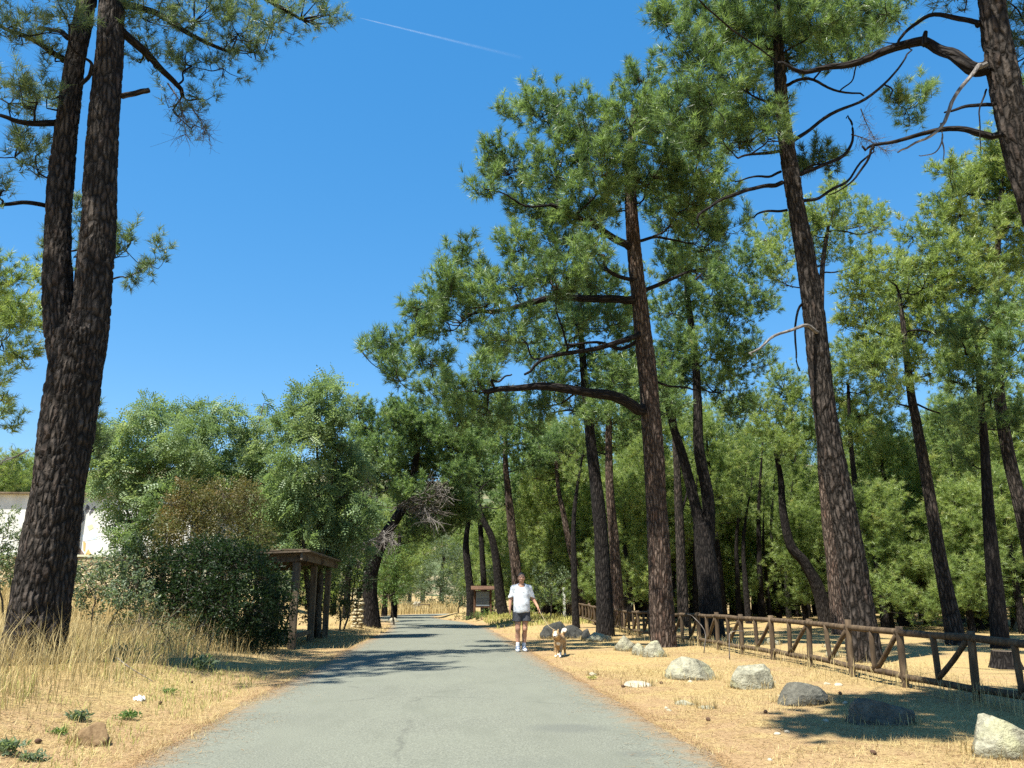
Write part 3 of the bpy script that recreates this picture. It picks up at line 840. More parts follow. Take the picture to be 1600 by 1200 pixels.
t = pine_at('black shaded pine trunk next to the reddish-barked pine beside the boulders', [(945, 985), (943, 900), (934, 780), (922, 680), (914, 600), (908, 520), (906, 460)], 27, .30, .06, 31, 'pine_bark_dark', 'pine_needles',
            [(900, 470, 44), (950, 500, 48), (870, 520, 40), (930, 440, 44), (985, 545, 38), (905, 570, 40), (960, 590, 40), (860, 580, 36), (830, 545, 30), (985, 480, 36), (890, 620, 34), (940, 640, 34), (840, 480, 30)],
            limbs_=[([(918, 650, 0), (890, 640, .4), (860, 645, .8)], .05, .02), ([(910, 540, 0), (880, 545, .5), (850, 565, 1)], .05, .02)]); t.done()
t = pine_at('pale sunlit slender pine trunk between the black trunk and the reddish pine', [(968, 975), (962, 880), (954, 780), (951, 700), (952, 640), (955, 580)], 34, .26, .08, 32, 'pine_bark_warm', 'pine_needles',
            [(960, 620, 38), (925, 650, 34), (985, 650, 34), (970, 580, 40), (1000, 600, 34), (900, 680, 34), (950, 690, 34), (880, 700, 30), (1010, 660, 30)]); t.done()
t = pine_at('thin half-dead pine with a split top behind the reddish-barked pine', [(1068, 975), (1064, 880), (1060, 780), (1056, 700), (1052, 640), (1050, 580)], 33, .24, .06, 33, 'pine_bark', 'pine_needles',
            [(1050, 560, 34), (1080, 590, 30), (1035, 600, 26), (1060, 520, 34)], limbs_=[([(1065, 800, 0), (1072, 770, .1), (1073, 750, .1)], .06, .01)]); t.done()
t = pine_at('dark pine forking low into two curved stems behind the fence', [(1112, 990), (1108, 920), (1102, 860), (1096, 820)], 25.5, .40, .27, 34, 'pine_bark_dark', 'pine_needles',
            [(1115, 460, 48), (1150, 420, 44), (1085, 420, 42), (1140, 500, 46), (1060, 560, 40), (1160, 560, 46), (1030, 600, 34), (1130, 600, 40), (1180, 470, 40), (1110, 545, 44), (1050, 480, 40), (1045, 640, 34), (1150, 640, 34), (1060, 400, 34)],
            stems=[([(1098, 850), (1084, 780), (1066, 710), (1050, 660), (1038, 600), (1034, 570)], .20, .07), ([(1106, 850), (1106, 780), (1092, 700), (1090, 620), (1084, 540), (1074, 460), (1072, 430)], .23, .06)],
            limbs_=[([(1074, 450, 0), (1095, 430, .2), (1125, 405, .5)], .05, .02), ([(1072, 440, 0), (1055, 400, -.2), (1040, 385, -.5)], .04, .02), ([(1086, 560, 0), (1115, 545, .5), (1150, 540, .8)], .04, .02)]); t.done()
t = pine_at('dark pine with a sharply curved lower trunk beyond the fence', [(1292, 972), (1280, 925), (1258, 880), (1236, 852), (1224, 800), (1220, 750), (1212, 705)], 34, .30, .10, 35, 'pine_bark_dark', 'pine_needles_yellow',
            [(1205, 665, 38), (1240, 640, 36), (1180, 640, 30), (1260, 680, 30), (1220, 700, 34), (1290, 640, 34), (1225, 600, 34)]); t.done()
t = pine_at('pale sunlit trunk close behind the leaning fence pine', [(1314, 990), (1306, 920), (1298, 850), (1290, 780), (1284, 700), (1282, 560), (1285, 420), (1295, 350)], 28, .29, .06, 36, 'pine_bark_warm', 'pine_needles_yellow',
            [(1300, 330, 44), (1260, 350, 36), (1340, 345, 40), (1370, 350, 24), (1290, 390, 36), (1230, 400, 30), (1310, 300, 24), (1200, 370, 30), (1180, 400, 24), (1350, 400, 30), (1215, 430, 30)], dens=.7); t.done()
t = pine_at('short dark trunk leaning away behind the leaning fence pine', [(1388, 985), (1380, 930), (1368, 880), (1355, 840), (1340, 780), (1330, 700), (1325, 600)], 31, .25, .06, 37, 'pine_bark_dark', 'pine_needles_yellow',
            [(1330, 560, 44), (1300, 600, 36), (1370, 590, 40), (1345, 640, 36), (1320, 680, 36), (1385, 540, 36)]); t.done()
t = pine_at('straight sunlit pine with its lower trunk bare behind the fence posts', [(1494, 1005), (1486, 960), (1472, 890), (1460, 820), (1447, 740), (1432, 660), (1424, 620), (1415, 540), (1405, 460)], 20.8, .24, .06, 38, 'pine_bark', 'pine_needles_yellow',
            [(1400, 470, 50), (1440, 440, 46), (1350, 500, 44), (1480, 500, 44), (1420, 530, 50), (1370, 560, 40), (1460, 570, 44), (1345, 445, 40), (1500, 450, 36), (1510, 555, 34), (1395, 610, 30), (1385, 420, 30)], k=16, dens=.9,
            limbs_=[([(1424, 630, 0), (1470, 645, .3), (1500, 630, .6)], .03, .015)]); t.done()
t = pine_at('slim dark pine standing near the stump behind the fence', [(1562, 1008), (1556, 930), (1548, 840), (1542, 760), (1537, 680), (1530, 600), (1528, 500)], 19.2, .21, .05, 39, 'pine_bark_dark', 'pine_needles',
            [(1530, 560, 40), (1500, 590, 34), (1560, 600, 40), (1515, 660, 34), (1575, 660, 34), (1545, 500, 44), (1500, 520, 36), (1590, 540, 40), (1490, 690, 24), (1520, 720, 24)], k=16, dens=.85); t.done()
t = pine_at('pine with a long slanting trunk entering at the picture edge behind the fence', [(1640, 1000), (1615, 880), (1592, 780), (1572, 690), (1560, 600), (1556, 480), (1560, 360), (1566, 280)], 21.5, .25, .05, 40, 'pine_bark', 'pine_needles_yellow',
            [(1560, 280, 40), (1590, 320, 50), (1520, 290, 34), (1480, 265, 22), (1545, 350, 44), (1600, 400, 50), (1510, 380, 36), (1450, 360, 26), (1425, 365, 20), (1560, 430, 46), (1480, 400, 36), (1600, 240, 40), (1440, 410, 34), (1520, 440, 40), (1600, 480, 46), (1570, 220, 30), (1500, 330, 34), (1540, 260, 34), (1470, 330, 26), (1600, 330, 40), (1590, 180, 30), (1530, 520, 36), (1450, 460, 30), (1575, 260, 34), (1600, 290, 40), (1500, 290, 28), (1600, 140, 26)], k=16, dens=1.0); t.done()

# --- pines round the notice board and along the left of the road
t = pine_at('pine with a thick shaded base right beside the notice board', [(736, 962), (735, 930), (731, 890), (728, 850), (732, 810), (735, 770), (738, 720)], 51, .30, .08, 41, 'pine_bark_dark', 'pine_needles',
            [(735, 760, 34), (760, 740, 34), (715, 730, 28), (745, 700, 34), (775, 760, 28), (720, 790, 26), (750, 800, 24)], dens=.9, w=.034, k=10, spread=2); t.done()
t = pine_at('straight thin pine directly behind the notice board', [(757, 955), (756, 910), (753, 860), (749, 800), (746, 740), (744, 690)], 53, .24, .08, 42, 'pine_bark_dark', 'pine_needles',
            [(745, 690, 34), (765, 700, 28), (725, 690, 28), (750, 660, 30), (735, 720, 24)], dens=.9, w=.034, k=10, spread=2); t.done()
t = pine_at('curved pine trunk between the notice board and the walker', [(787, 965), (781, 930), (776, 880), (768, 840), (752, 805), (745, 770)], 48, .34, .12, 43, 'pine_bark_dark', 'pine_needles',
            [(775, 720, 34), (800, 740, 30), (790, 780, 26), (750, 750, 28)], dens=.8, w=.034, k=10, spread=2); t.done()
t = pine_at('warm brown straight pine rising right behind the walker', [(811, 965), (807, 900), (800, 830), (794, 770), (790, 720), (790, 660)], 40, .30, .09, 44, 'pine_bark_warm', 'pine_needles',
            [(790, 690, 34), (820, 680, 34), (770, 670, 26), (800, 640, 34), (830, 720, 30), (850, 690, 26)], dens=.8, w=.030, k=11, spread=2); t.done()
t = pine_at('leaning pale bare-trunked pine near the white marker post', [(912, 958), (902, 900), (890, 850), (880, 800), (872, 760), (868, 700)], 42, .24, .08, 45, 'pine_bark_warm', 'pine_needles_yellow',
            [(870, 720, 34), (900, 740, 30), (845, 740, 30), (880, 690, 34), (915, 700, 30), (860, 780, 26)], dens=.85, w=.030, k=11, spread=2); t.done()

Y = 36.0
it = [(580, 968), (578, 920), (584, 880), (600, 840), (622, 805), (640, 770), (650, 720), (655, 670)]
P, g = planted(it, Y, 0)
t = Pine('pine_tree', g, 'black leaning roadside pine hung with grey dead twigs past the shelter', 51, 'pine_bark_dark', 'pine_needles')
t.trunk(P, np.linspace(.40, .10, len(P)), sides=18, step=.11)
mb = MB(); C, r = trunk_tube(mb, px_trunk([(584, 885), (572, 850), (565, 800), (575, 740), (590, 690)], Y), np.linspace(.22, .08, 5), 12, .14, flare=0); t.sk.add(C, r); mb.build('stem', t.bark, t.root, True)
lobes(t, [(585, 668, 36), (625, 660, 40), (665, 675, 40), (700, 690, 36), (560, 690, 30), (600, 715, 44), (645, 715, 46), (690, 735, 40), (560, 640, 24), (640, 640, 30), (700, 780, 34), (670, 790, 34), (715, 740, 28), (610, 755, 40), (660, 830, 32), (690, 820, 32), (640, 770, 36), (730, 700, 36), (725, 800, 30), (650, 675, 36), (575, 720, 36), (745, 670, 30)], Y, 2.2, dens=1.1, w=.030, k=11)
for x, y, d, sz in ((640, 800, (.7, -.5, .4), 2.0), (650, 790, (.4, -.6, -.4), 1.7), (610, 800, (.6, -.4, .3), 1.9), (600, 790, (-.5, -.3, .4), 1.6), (620, 790, (.8, -.1, -.1), 1.8), (590, 840, (-.4, -.4, -.3), 1.7), (600, 830, (.2, -.6, -.2), 1.6), (575, 840, (-.3, -.3, .5), 1.4)):
    t.dead_spray(at(x, y, Y - .7), d, sz, 46, .015)
t.done()
print('named pines', time.time() - T0)

# ------------------------------------------------------------------ the forest behind
def template(seed, H, crown0, R, leaf, nlobe, bark_='pine_bark_dark', w=.019, k=16, dens=.80, curve=.5):
    t = Pine('pine_tree', (0, 0, 0), None, seed, bark_, leaf)
    r = t.rng
    P = np.array([(0, 0, -.3), (r.normal(0, .1 * curve), r.normal(0, .1 * curve), H * .25), (r.normal(0, .5 * curve), r.normal(0, .5 * curve), H * .55), (r.normal(0, .6 * curve), r.normal(0, .6 * curve), H * .95)])
    t.trunk(P, [.02 * H + .03, .016 * H + .02, .011 * H + .01, .03], sides=10, step=.25)
    for i_ in range(nlobe):
        f = (i_ + .5) / nlobe
        z = H * (crown0 + (1 - crown0) * f)
        rad = R * (1.0 - .65 * f ** 1.6) * r.uniform(.45, 1.0)
        a = i_ * 2.4 + r.uniform(-.5, .5)
        c = np.array([math.cos(a) * rad * .75, math.sin(a) * rad * .75, z])
        t.lobe(c, R * r.uniform(.33, .48), dens=dens, nl=.20, w=w, k=k, clump=.55, per=12, twigs=(i_ % 2 == 0))
    t.done()
    return t.root
TPL = [template(101, 12.5, .42, 3.0, 'pine_needles_yellow', 13), template(102, 13.5, .50, 2.8, 'pine_needles_yellow', 12),
       template(103, 9.0, .18, 2.7, 'pine_needles_yellow', 15), template(104, 7.6, .13, 2.5, 'pine_needles_yellow', 14), template(105, 11, .36, 2.6, 'pine_needles_yellow', 12), template(106, 9.5, .66, 1.2, 'pine_needles_yellow', 5, curve=1.1)]
rng = np.random.default_rng(5)
KINDS = {0: ('tall bare-trunked pine', 'tall forest pines'), 1: ('tall yellow-green pine', 'yellow-green tall forest pines'), 2: ('bushy yellow-green young pine', 'bushy forest pines'),
         3: ('small bushy bright green pine', 'small bushy forest pines'), 4: ('middle-sized pine', 'middle-sized forest pines'), 5: ('thin dark bare-stemmed pine', 'thin bare forest pines')}
PLACES = ((150, 'behind the white building'), (450, 'behind the robinias'), (590, 'past the leaning roadside pine'), (700, 'where the road bends away'), (775, 'behind the notice board'), (845, 'behind the walker'),
          (915, 'behind the white marker post'), (1000, 'behind the black pine trunk'), (1075, 'behind the reddish-barked pine'), (1165, 'behind the low-forking dark pine'), (1255, 'behind the sharply curved trunk'),
          (1350, 'behind the leaning fence pine'), (1440, 'behind the stone structure'), (1525, 'behind the straight sunlit pine'), (1600, 'behind the stump'), (9999, 'behind the fence at the picture edge'))
def place_words(x, y):
    q = np.array([x, y, 2.0]) - CAM; px = 800 + FPX * (q @ RT) / (q @ FW)
    w = [t_ for lim, t_ in PLACES if px < lim][0]
    return w + (', among the first rows' if y < 42 else ', in mid forest' if y < 60 else ', far back')
used = set(); spots = []
def plant(k, x, y, s=1.0, wide=1.0):
    loc = (x, y, float(gz(np.array([x]), np.array([y]))[0]) - .05)
    rz = rng.uniform(0, 6.28); scl = (s * wide, s * wide, s)
    lab, grp = KINDS[k]; lab = lab + ' ' + place_words(x, y)
    if k not in used:
        o = TPL[k]; o.location = loc; o.rotation_euler = (0, 0, rz); o.scale = scl; used.add(k)
    else:
        o = copy_tree(TPL[k], loc, rz, scl)
    o['label'] = lab; o['category'] = 'pine tree'; o['group'] = grp
    spots.append((x, y))
# back screen of bushy pines, in rows fanning out from the camera
for row, (Y, px0, px1, step) in enumerate(((46, 860, 1640, 84), (54, 700, 1660, 74), (64, 690, 1680, 60), (78, 760, 1700, 52))):
    px = px0
    while px < px1:
        x = (px - 688) / FPX * Y * 1.02; y = Y + rng.uniform(-3, 3)
        if abs(float(road_dist(np.array([x]), np.array([y]))[0])) > 6:
            k = [3, 2, 3, 2][row] if rng.uniform() < .8 else 4
            plant(k, x, y, rng.uniform(.85, 1.2), rng.uniform(1.0, 1.25))
        px += step * rng.uniform(.75, 1.25)
# trunks between fence and screen
for px, Y, k, s in ((1130, 38, 4, .9), (1150, 44, 0, .95), (1190, 48, 0, .9), (1236, 50, 1, .85), (1262, 43, 0, .85), (1335, 42, 4, .9), (1410, 36, 4, .85), (1440, 44, 0, .8),
                    (1520, 34, 4, .9), (1546, 40, 1, .85), (1590, 31, 4, .9), (1020, 38, 4, .95), (1000, 46, 0, .95), (850, 47, 4, 1.0), (865, 58, 1, 1.0), (830, 62, 0, 1.0), (925, 52, 4, 1.0), (1085, 41, 0, .95), (1200, 60, 4, .9), (1165, 52, 0, .85)):
    g = on_ground(px, Y); plant(k, g[0], Y, s)
# thin bare stems standing in the half-shade of the wood
r5 = np.random.default_rng(55)
for px in list(range(1130, 1300, 15)) + [905, 985, 1045, 1085, 1325, 1400, 1440, 1530, 1595]:
    px = px + r5.uniform(-5, 5); Y = r5.uniform(30, 46); g = on_ground(px, Y); plant(5, g[0], Y, r5.uniform(.7, 1.0), r5.uniform(.75, .95))
# bushy pines close behind the slim trunks on the right
for px, Y, k, s in ((1415, 33, 2, 1.0), (1500, 36, 2, 1.05), (1590, 33, 2, 1.0), (1355, 40, 2, .95), (1460, 40, 3, 1.1), (1545, 31, 3, .9), (1240, 52, 3, 1.1), (1120, 48, 2, 1.1), (1180, 54, 2, 1.1), (1000, 52, 2, 1.1), (880, 50, 2, 1.0), (930, 60, 2, 1.2), (1640, 30, 2, 1.0), (985, 37, 3, .85), (1055, 40, 3, .95), (1010, 44, 2, .95), (935, 44, 3, .9), (1090, 46, 2, 1.0), (880, 46, 3, .9), (840, 56, 2, 1.0), (1275, 50, 3, 1.0), (800, 66, 2, 1.1), (1450, 34, 3, .85), (1385, 30, 3, .7), (1520, 29, 3, .7), (1600, 28, 3, .75), (1160, 40, 3, .75), (1260, 38, 3, .7)):
    g = on_ground(px, Y); plant(k, g[0], Y, s, 1.1)
# beyond the bend and behind the left side
for px, Y, k, s in ((560, 58, 2, 1.0), (600, 70, 2, 1.1), (520, 62, 3, 1.2), (640, 112, 2, 1.2), (690, 108, 0, 1.1), (720, 104, 2, 1.1), (660, 118, 0, 1.2), (610, 100, 2, 1.2), (580, 88, 4, 1.1), (750, 100, 2, 1.2), (480, 70, 2, 1.0), (430, 75, 3, 1.2), (400, 62, 2, .9), (240, 64, 3, 1.1), (180, 60, 2, .9),
                    (20, 52, 3, 1.0), (-20, 48, 3, 1.0), (90, 56, 3, 1.0), (540, 48, 4, .8), (615, 60, 4, .9)):
    g = on_ground(px, Y); plant(k, g[0], Y, s, 1.1)
print('forest', time.time() - T0, len(spots))

# ------------------------------------------------------------------ leafy trees and bushes
def leafy(name, base, label, seed, leaf, lob, stems, tpl=LEAF_SIMPLE, scale=1.0, dens=60, bark_='shrub_bark', cat='tree', shell=.5, vshift=0.0, droop=.15, group=None, fine=None):
    """stems: lists of points with a base radius; lob: list of (centre, radius)"""
    rng = np.random.default_rng(seed)
    root = empty(name, base, label, cat, group)
    sk = Skel(); lf = MB(); tw = MB()
    for pts, r0, r1 in stems:
        C = crom(pts, 14); C[1:-1] += rng.normal(0, .02, C[1:-1].shape)
        r = np.linspace(r0, r1, 14); mb = MB(); mb.tube(C, r, 9, .5, True, .1, seed % 13)
        mb.build('trunk' if len(stems) == 1 else 'stem', M[bark_], root, True); sk.add(C[3:], r[3:])
    for c, r in lob:
        c = np.asarray(c); rv = np.asarray([r, r, r * .8] if np.isscalar(r) else r)
        p, pr = sk.near(c, .5)
        C = crom([p, (p + c) / 2 + rng.normal(0, .10, 3), c], 8); tw.tube(C, np.linspace(min(.04, pr * .7), .012, 8), 5, .5, False); sk.add(C[3:], .012)
        n_ = int(5.5 * dens * (rv[0] * rv[1] + rv[0] * rv[2] + rv[1] * rv[2]))
        # sprays: leaves gathered on twigs that fan out of the lobe
        ns = max(6, n_ // 18)
        d = rand_dirs(rng, ns); d[:, 2] += .15; d = nrm(d)
        q = rng.uniform(.2, 1, (ns, 1)) ** shell
        sc_ = c + d * rv * q
        for i_ in range(0, ns, 4):
            p2, _ = sk.near(sc_[i_], .2)
            tw.tube(crom([p2, (p2 + sc_[i_]) / 2 + rng.normal(0, .05, 3), sc_[i_] + d[i_] * .15], 4), np.linspace(.010, .003, 4), 3, .5, False)
        si = rng.integers(0, ns, n_)
        pos = sc_[si] + d[si] * rng.uniform(-.15, .3, (n_, 1)) * min(1.0, rv.mean()) + rng.normal(0, .09 * min(1.3, rv.mean() + .3), (n_, 3))
        dr = nrm(d[si] * .6 + rand_dirs(rng, n_) * .8 + np.array([0, 0, -droop]))
        var = np.clip(.5 + vshift + rng.normal(0, .12, ns)[si] + rng.normal(0, .12, n_), 0, 1)
        leaves(lf, pos, dr, var, rng, tpl, scale)
    if tw.n: tw.build('twigs', M[bark_], root)['kind'] = 'stuff'
    lf.build('foliage' if cat != 'tree' else 'crown', M[leaf], root)
    return root

def PL(items, Y, seed=0, sp=.8):
    r = np.random.default_rng(seed); out = []
    for it in items:
        c = at(it[0], it[1], Y + (it[3] if len(it) > 3 else r.uniform(-sp, sp))); out.append((c, it[2] * float((c - CAM) @ FW) / FPX))
    return out

def stems_to(base, Y, tips, r0=.07, r1=.02, spread=.4, seed=0):
    r = np.random.default_rng(seed); out = []
    for x, y in tips:
        e = at(x, y, Y + r.uniform(-.5, .5)); b0 = base + np.array([r.uniform(-spread, spread), r.uniform(-.2, .2), -.15])
        out.append(([b0, b0 * .5 + e * .5 + np.array([r.uniform(-.3, .3), 0, .4]), e], r0, r1))
    return out

# the three robinias behind the bushes
Y = 27; g = on_ground(240, Y)
leafy('robinia_tree', g, 'wide blue-green robinia in front of the white building', 61, 'robinia_leaves',
      PL([(200, 690, 44), (250, 680, 48), (300, 690, 44), (345, 700, 40), (165, 740, 36), (215, 740, 46), (270, 735, 46), (320, 745, 44), (160, 690, 24), (225, 650, 20), (228, 628, 14), (315, 655, 26), (335, 645, 18), (205, 785, 34), (245, 790, 40), (185, 825, 18), (215, 835, 28), (175, 845, 14), (290, 790, 40), (340, 780, 36)], Y, 1, 1.2),
      stems_to(g, Y, [(225, 700), (290, 720), (190, 760)], .09, .03, .3, 1), LEAF_COMPOUND, 1.3, 40)
Y = 28; g = on_ground(410, Y)
leafy('robinia_tree', g, 'slender robinia with a sparse top rising over the rusty bush', 62, 'robinia_leaves',
      PL([(398, 690, 26), (382, 660, 20), (420, 672, 22), (362, 645, 14), (440, 662, 14), (412, 630, 9), (400, 720, 26), (425, 735, 26), (375, 735, 30), (400, 770, 40), (435, 790, 44), (450, 830, 34), (352, 638, 8), (430, 700, 20), (385, 700, 20)], Y, 2, .8),
      [([g, at(430, 800, Y), at(412, 735, Y), at(400, 690, Y), at(412, 630, Y)], .08, .012)], LEAF_COMPOUND, 1.2, 40, vshift=.06)
Y = 26; g = on_ground(500, Y)
leafy('robinia_tree', g, 'tall dense robinia rising directly behind the wooden shelter', 63, 'robinia_leaves',
      PL([(510, 620, 26), (475, 628, 26), (522, 598, 14), (535, 640, 24), (498, 655, 34), (460, 665, 28), (535, 680, 32), (480, 700, 40), (525, 725, 40), (455, 740, 34), (500, 770, 46), (545, 770, 36), (560, 810, 30), (470, 800, 40), (520, 830, 40), (430, 850, 30), (465, 850, 34), (555, 850, 26), (500, 865, 30), (420, 790, 26), (575, 790, 18), (545, 740, 30)], Y, 3, .9),
      stems_to(g, Y, [(495, 680), (530, 700), (460, 740)], .10, .03, .3, 3), LEAF_COMPOUND, 1.3, 42)
print('robinias', time.time() - T0)

# bushes between the twin pine and the shelter
Y = 21; g = on_ground(330, Y)
leafy('rust_bush', g, 'rust-tinged thorny bush above the dark green shrubs', 64, 'bush_leaves_rust',
      PL([(330, 800, 44), (290, 810, 40), (370, 800, 40), (260, 840, 36), (310, 850, 46), (360, 850, 44), (400, 840, 30), (350, 770, 30), (385, 770, 24), (410, 870, 24), (240, 870, 30), (300, 770, 26), (270, 790, 24)], Y, 4, .7),
      stems_to(g, Y, [(300, 820), (350, 810), (380, 830), (270, 850)], .04, .012, .5, 4), LEAF_SIMPLE, .9, 300, cat='bush', shell=.45)
Y = 18.5; g = on_ground(300, Y)
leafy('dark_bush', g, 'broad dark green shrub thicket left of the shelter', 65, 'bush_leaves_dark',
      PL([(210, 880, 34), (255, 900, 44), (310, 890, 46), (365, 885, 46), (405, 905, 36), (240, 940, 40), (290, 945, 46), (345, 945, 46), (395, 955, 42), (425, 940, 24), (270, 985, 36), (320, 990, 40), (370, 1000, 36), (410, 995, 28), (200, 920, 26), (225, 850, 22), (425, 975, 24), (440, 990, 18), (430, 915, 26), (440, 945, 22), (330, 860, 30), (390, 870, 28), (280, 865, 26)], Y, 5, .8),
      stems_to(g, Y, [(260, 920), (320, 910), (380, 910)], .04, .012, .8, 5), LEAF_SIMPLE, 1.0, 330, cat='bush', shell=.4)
Y = 16.5; g = on_ground(150, Y)
leafy('weedy_bush', g, 'low grey-green weedy bush at the foot of the dark thicket', 66, 'shrub_grey_green',
      PL([(105, 890, 18), (125, 885, 18), (165, 880, 18), (190, 875, 18), (120, 905, 20), (150, 895, 20), (185, 900, 22), (215, 915, 24), (140, 925, 22), (165, 910, 24), (195, 935, 26), (230, 960, 26), (260, 990, 24), (180, 965, 24), (125, 945, 18)], Y, 6, .5),
      stems_to(g, Y, [(160, 930), (210, 950)], .02, .008, .4, 6), LEAF_SIMPLE, 1.0, 240, cat='bush', shell=.45)
Y = 15.2; g = on_ground(240, Y)
leafy('dry_weeds', g, 'brown dried weeds standing in front of the dark thicket', 75, 'bush_leaves_rust',
      PL([(190, 975, 24), (225, 965, 26), (265, 965, 26), (300, 975, 24), (215, 1000, 22), (255, 1005, 22), (330, 1000, 20), (165, 1000, 18)], Y, 16, .5),
      stems_to(g, Y, [(220, 970), (270, 970), (190, 990), (310, 985)], .012, .004, .7, 16), LEAF_SIMPLE, .75, 90, cat='weeds', shell=.6)
Y = 31; g = on_ground(540, Y)
leafy('undergrowth_bush', g, 'dark tangled undergrowth between the shelter and the leaning roadside pine', 76, 'bush_leaves_dark',
      PL([(535, 905, 22), (545, 930, 22), (530, 950, 20), (555, 890, 20), (570, 905, 18), (545, 870, 20), (565, 860, 20), (525, 880, 16)], Y, 17, .7),
      stems_to(g, Y, [(540, 900), (560, 880)], .04, .012, .3, 17), LEAF_SIMPLE, 1.3, 150, cat='bush', shell=.45)
Y = 29; g = on_ground(440, Y)
leafy('undergrowth_bush', g, 'dark green hedge-like undergrowth behind the open shelter', 77, 'bush_leaves_dark',
      PL([(400, 900, 26), (430, 910, 26), (460, 905, 26), (485, 915, 24), (445, 940, 26), (475, 945, 24), (500, 940, 22), (505, 905, 22), (420, 950, 26), (490, 965, 18)], Y, 18, .7),
      stems_to(g, Y, [(430, 910), (470, 910)], .04, .012, .5, 18), LEAF_SIMPLE, 1.3, 130, cat='bush', shell=.45)
Y = 24; g = on_ground(5, Y)
leafy('shrub', g, 'green shrub against the white building left of the twin pine', 78, 'shrub_grey_green',
      PL([(5, 840, 24), (15, 870, 22), (-5, 880, 28), (14, 805, 16), (10, 900, 24), (-10, 820, 24), (28, 850, 16), (20, 895, 20)], Y, 19, .5),
      stems_to(g, Y, [(5, 850)], .03, .01, .2, 19), LEAF_SIMPLE, 1.2, 130, cat='bush', shell=.5)
# shrubs past the shelter and round the bend
Y = 42; g = on_ground(612, Y)
leafy('green_bush', g, 'bright green bush behind the leaning roadside pine', 67, 'bush_leaves_green',
      PL([(612, 880, 22), (600, 905, 24), (622, 905, 20), (608, 930, 24), (625, 860, 14), (590, 925, 20), (595, 870, 18)], Y, 7, .6),
      stems_to(g, Y, [(610, 900)], .05, .015, .2, 7), LEAF_SIMPLE, 1.6, 60, cat='bush')
for px, Y, lab, sd, items in ((672, 94, 'tall smooth dark green shrub closing the view at the road bend', 68, [(650, 920, 22), (672, 900, 24), (695, 880, 26), (680, 925, 22), (705, 910, 24), (660, 890, 18), (690, 850, 18), (715, 870, 20), (640, 930, 14), (700, 935, 16), (720, 935, 14)]),
                              (715, 62, 'round grey-green shrub left of the notice board', 69, [(715, 920, 18), (705, 935, 15), (724, 935, 15), (716, 905, 12)]),
                              (768, 56, 'leafy shrub behind the notice board and the curved pine', 70, [(768, 915, 18), (785, 925, 14), (772, 895, 14), (795, 900, 12), (770, 940, 14)]),
                              (860, 40, 'grey-green shrub behind the walker and the far fence end', 71, [(845, 915, 20), (865, 900, 20), (850, 935, 18), (832, 935, 14), (875, 925, 18), (885, 905, 16), (845, 890, 14)]),
                              (1590, 40, 'dark leafy shrub far behind the fence at the picture edge', 72, [(1585, 900, 30), (1600, 870, 30), (1570, 920, 24), (1600, 930, 30), (1560, 890, 20)])):
    g = on_ground(px, Y)
    leafy('shrub', g, lab, sd, 'bush_leaves_dark' if sd == 72 else ('bush_leaves_green' if sd == 168 else 'shrub_grey_green'), PL(items, Y, sd, 1.0), stems_to(g, Y, [(px, items[0][1])], .05, .02, .3, sd), LEAF_SIMPLE, 2.4 if Y > 80 else 1.7, 40 if Y > 80 else 60, cat='bush', shell=.35)
# low weeds beside the notice board
for px, py, lab, sd in ((725, 962, 'low brownish weeds in front of the pine by the notice board', 73), (752, 963, 'low green weeds at the foot of the notice board', 74)):
    g = gp(px, py + 6)
    lob = [(g + np.array([dx, dy, .2]), .42) for dx, dy in ((-.6, 0), (0, .2), (.6, .1), (.2, -.3))]
    leafy('weeds', g, lab, sd, 'bush_leaves_rust' if sd == 73 else 'bush_leaves_green', lob, [([g, g + np.array([0, 0, .2])], .02, .01)], LEAF_SIMPLE, 1.1, 60, cat='weeds')
print('bushes', time.time() - T0)

# ------------------------------------------------------------------ grass, weeds and litter
def blades(mb, x, y, h, w, lean, var, rng, flat=False, z=None, simple=False):
    """curved grass blades, three triangles each"""
    n_ = len(x)
    z = gz(x, y) if z is None else z
    a = rng.uniform(0, 6.283, n_); d = np.c_[np.cos(a), np.sin(a), np.zeros(n_)]; s_ = np.c_[-np.sin(a), np.cos(a), np.zeros(n_)] * (w * .5)[:, None]
    o = np.c_[x, y, z - .005]
    if flat:
        up = np.c_[0 * x, 0 * x, rng.uniform(.004, .022, n_)]
        p1 = o + up + d * h[:, None] * .5; p2 = o + d * h[:, None] + up * rng.uniform(.2, 1.5, (n_, 1)); o = o + up * .6
        V = np.stack([o - s_, o + s_, p1 - s_, p1 + s_, p2], 1)
    else:
        m = o + np.c_[0 * x, 0 * x, h * .55] + d * (h * lean * .28)[:, None]
        tip = o + np.c_[0 * x, 0 * x, h * (1 - .25 * lean)] + d * (h * lean * .9)[:, None]
        V = np.stack([o - s_, o + s_, m - s_ * .8, m + s_ * .8, tip], 1)
    k = np.arange(n_)[:, None] * 5
    F = k + [0, 1, 4] if flat or simple else np.concatenate([k + [0, 1, 3], k + [0, 3, 2], k + [2, 3, 4]])
    mb.add(V.reshape(-1, 3), F, np.repeat(np.clip(var, 0, 1), 5))

rng = np.random.default_rng(77)
def scatter(n_, x0, x1, y0, y1, power=1.0):
    return rng.uniform(x0, x1, n_), y0 + (y1 - y0) * rng.uniform(0, 1, n_) ** power

def free_of_road(x, y, m=.05):
    return abs(road_dist(x, y)) > HALF + m

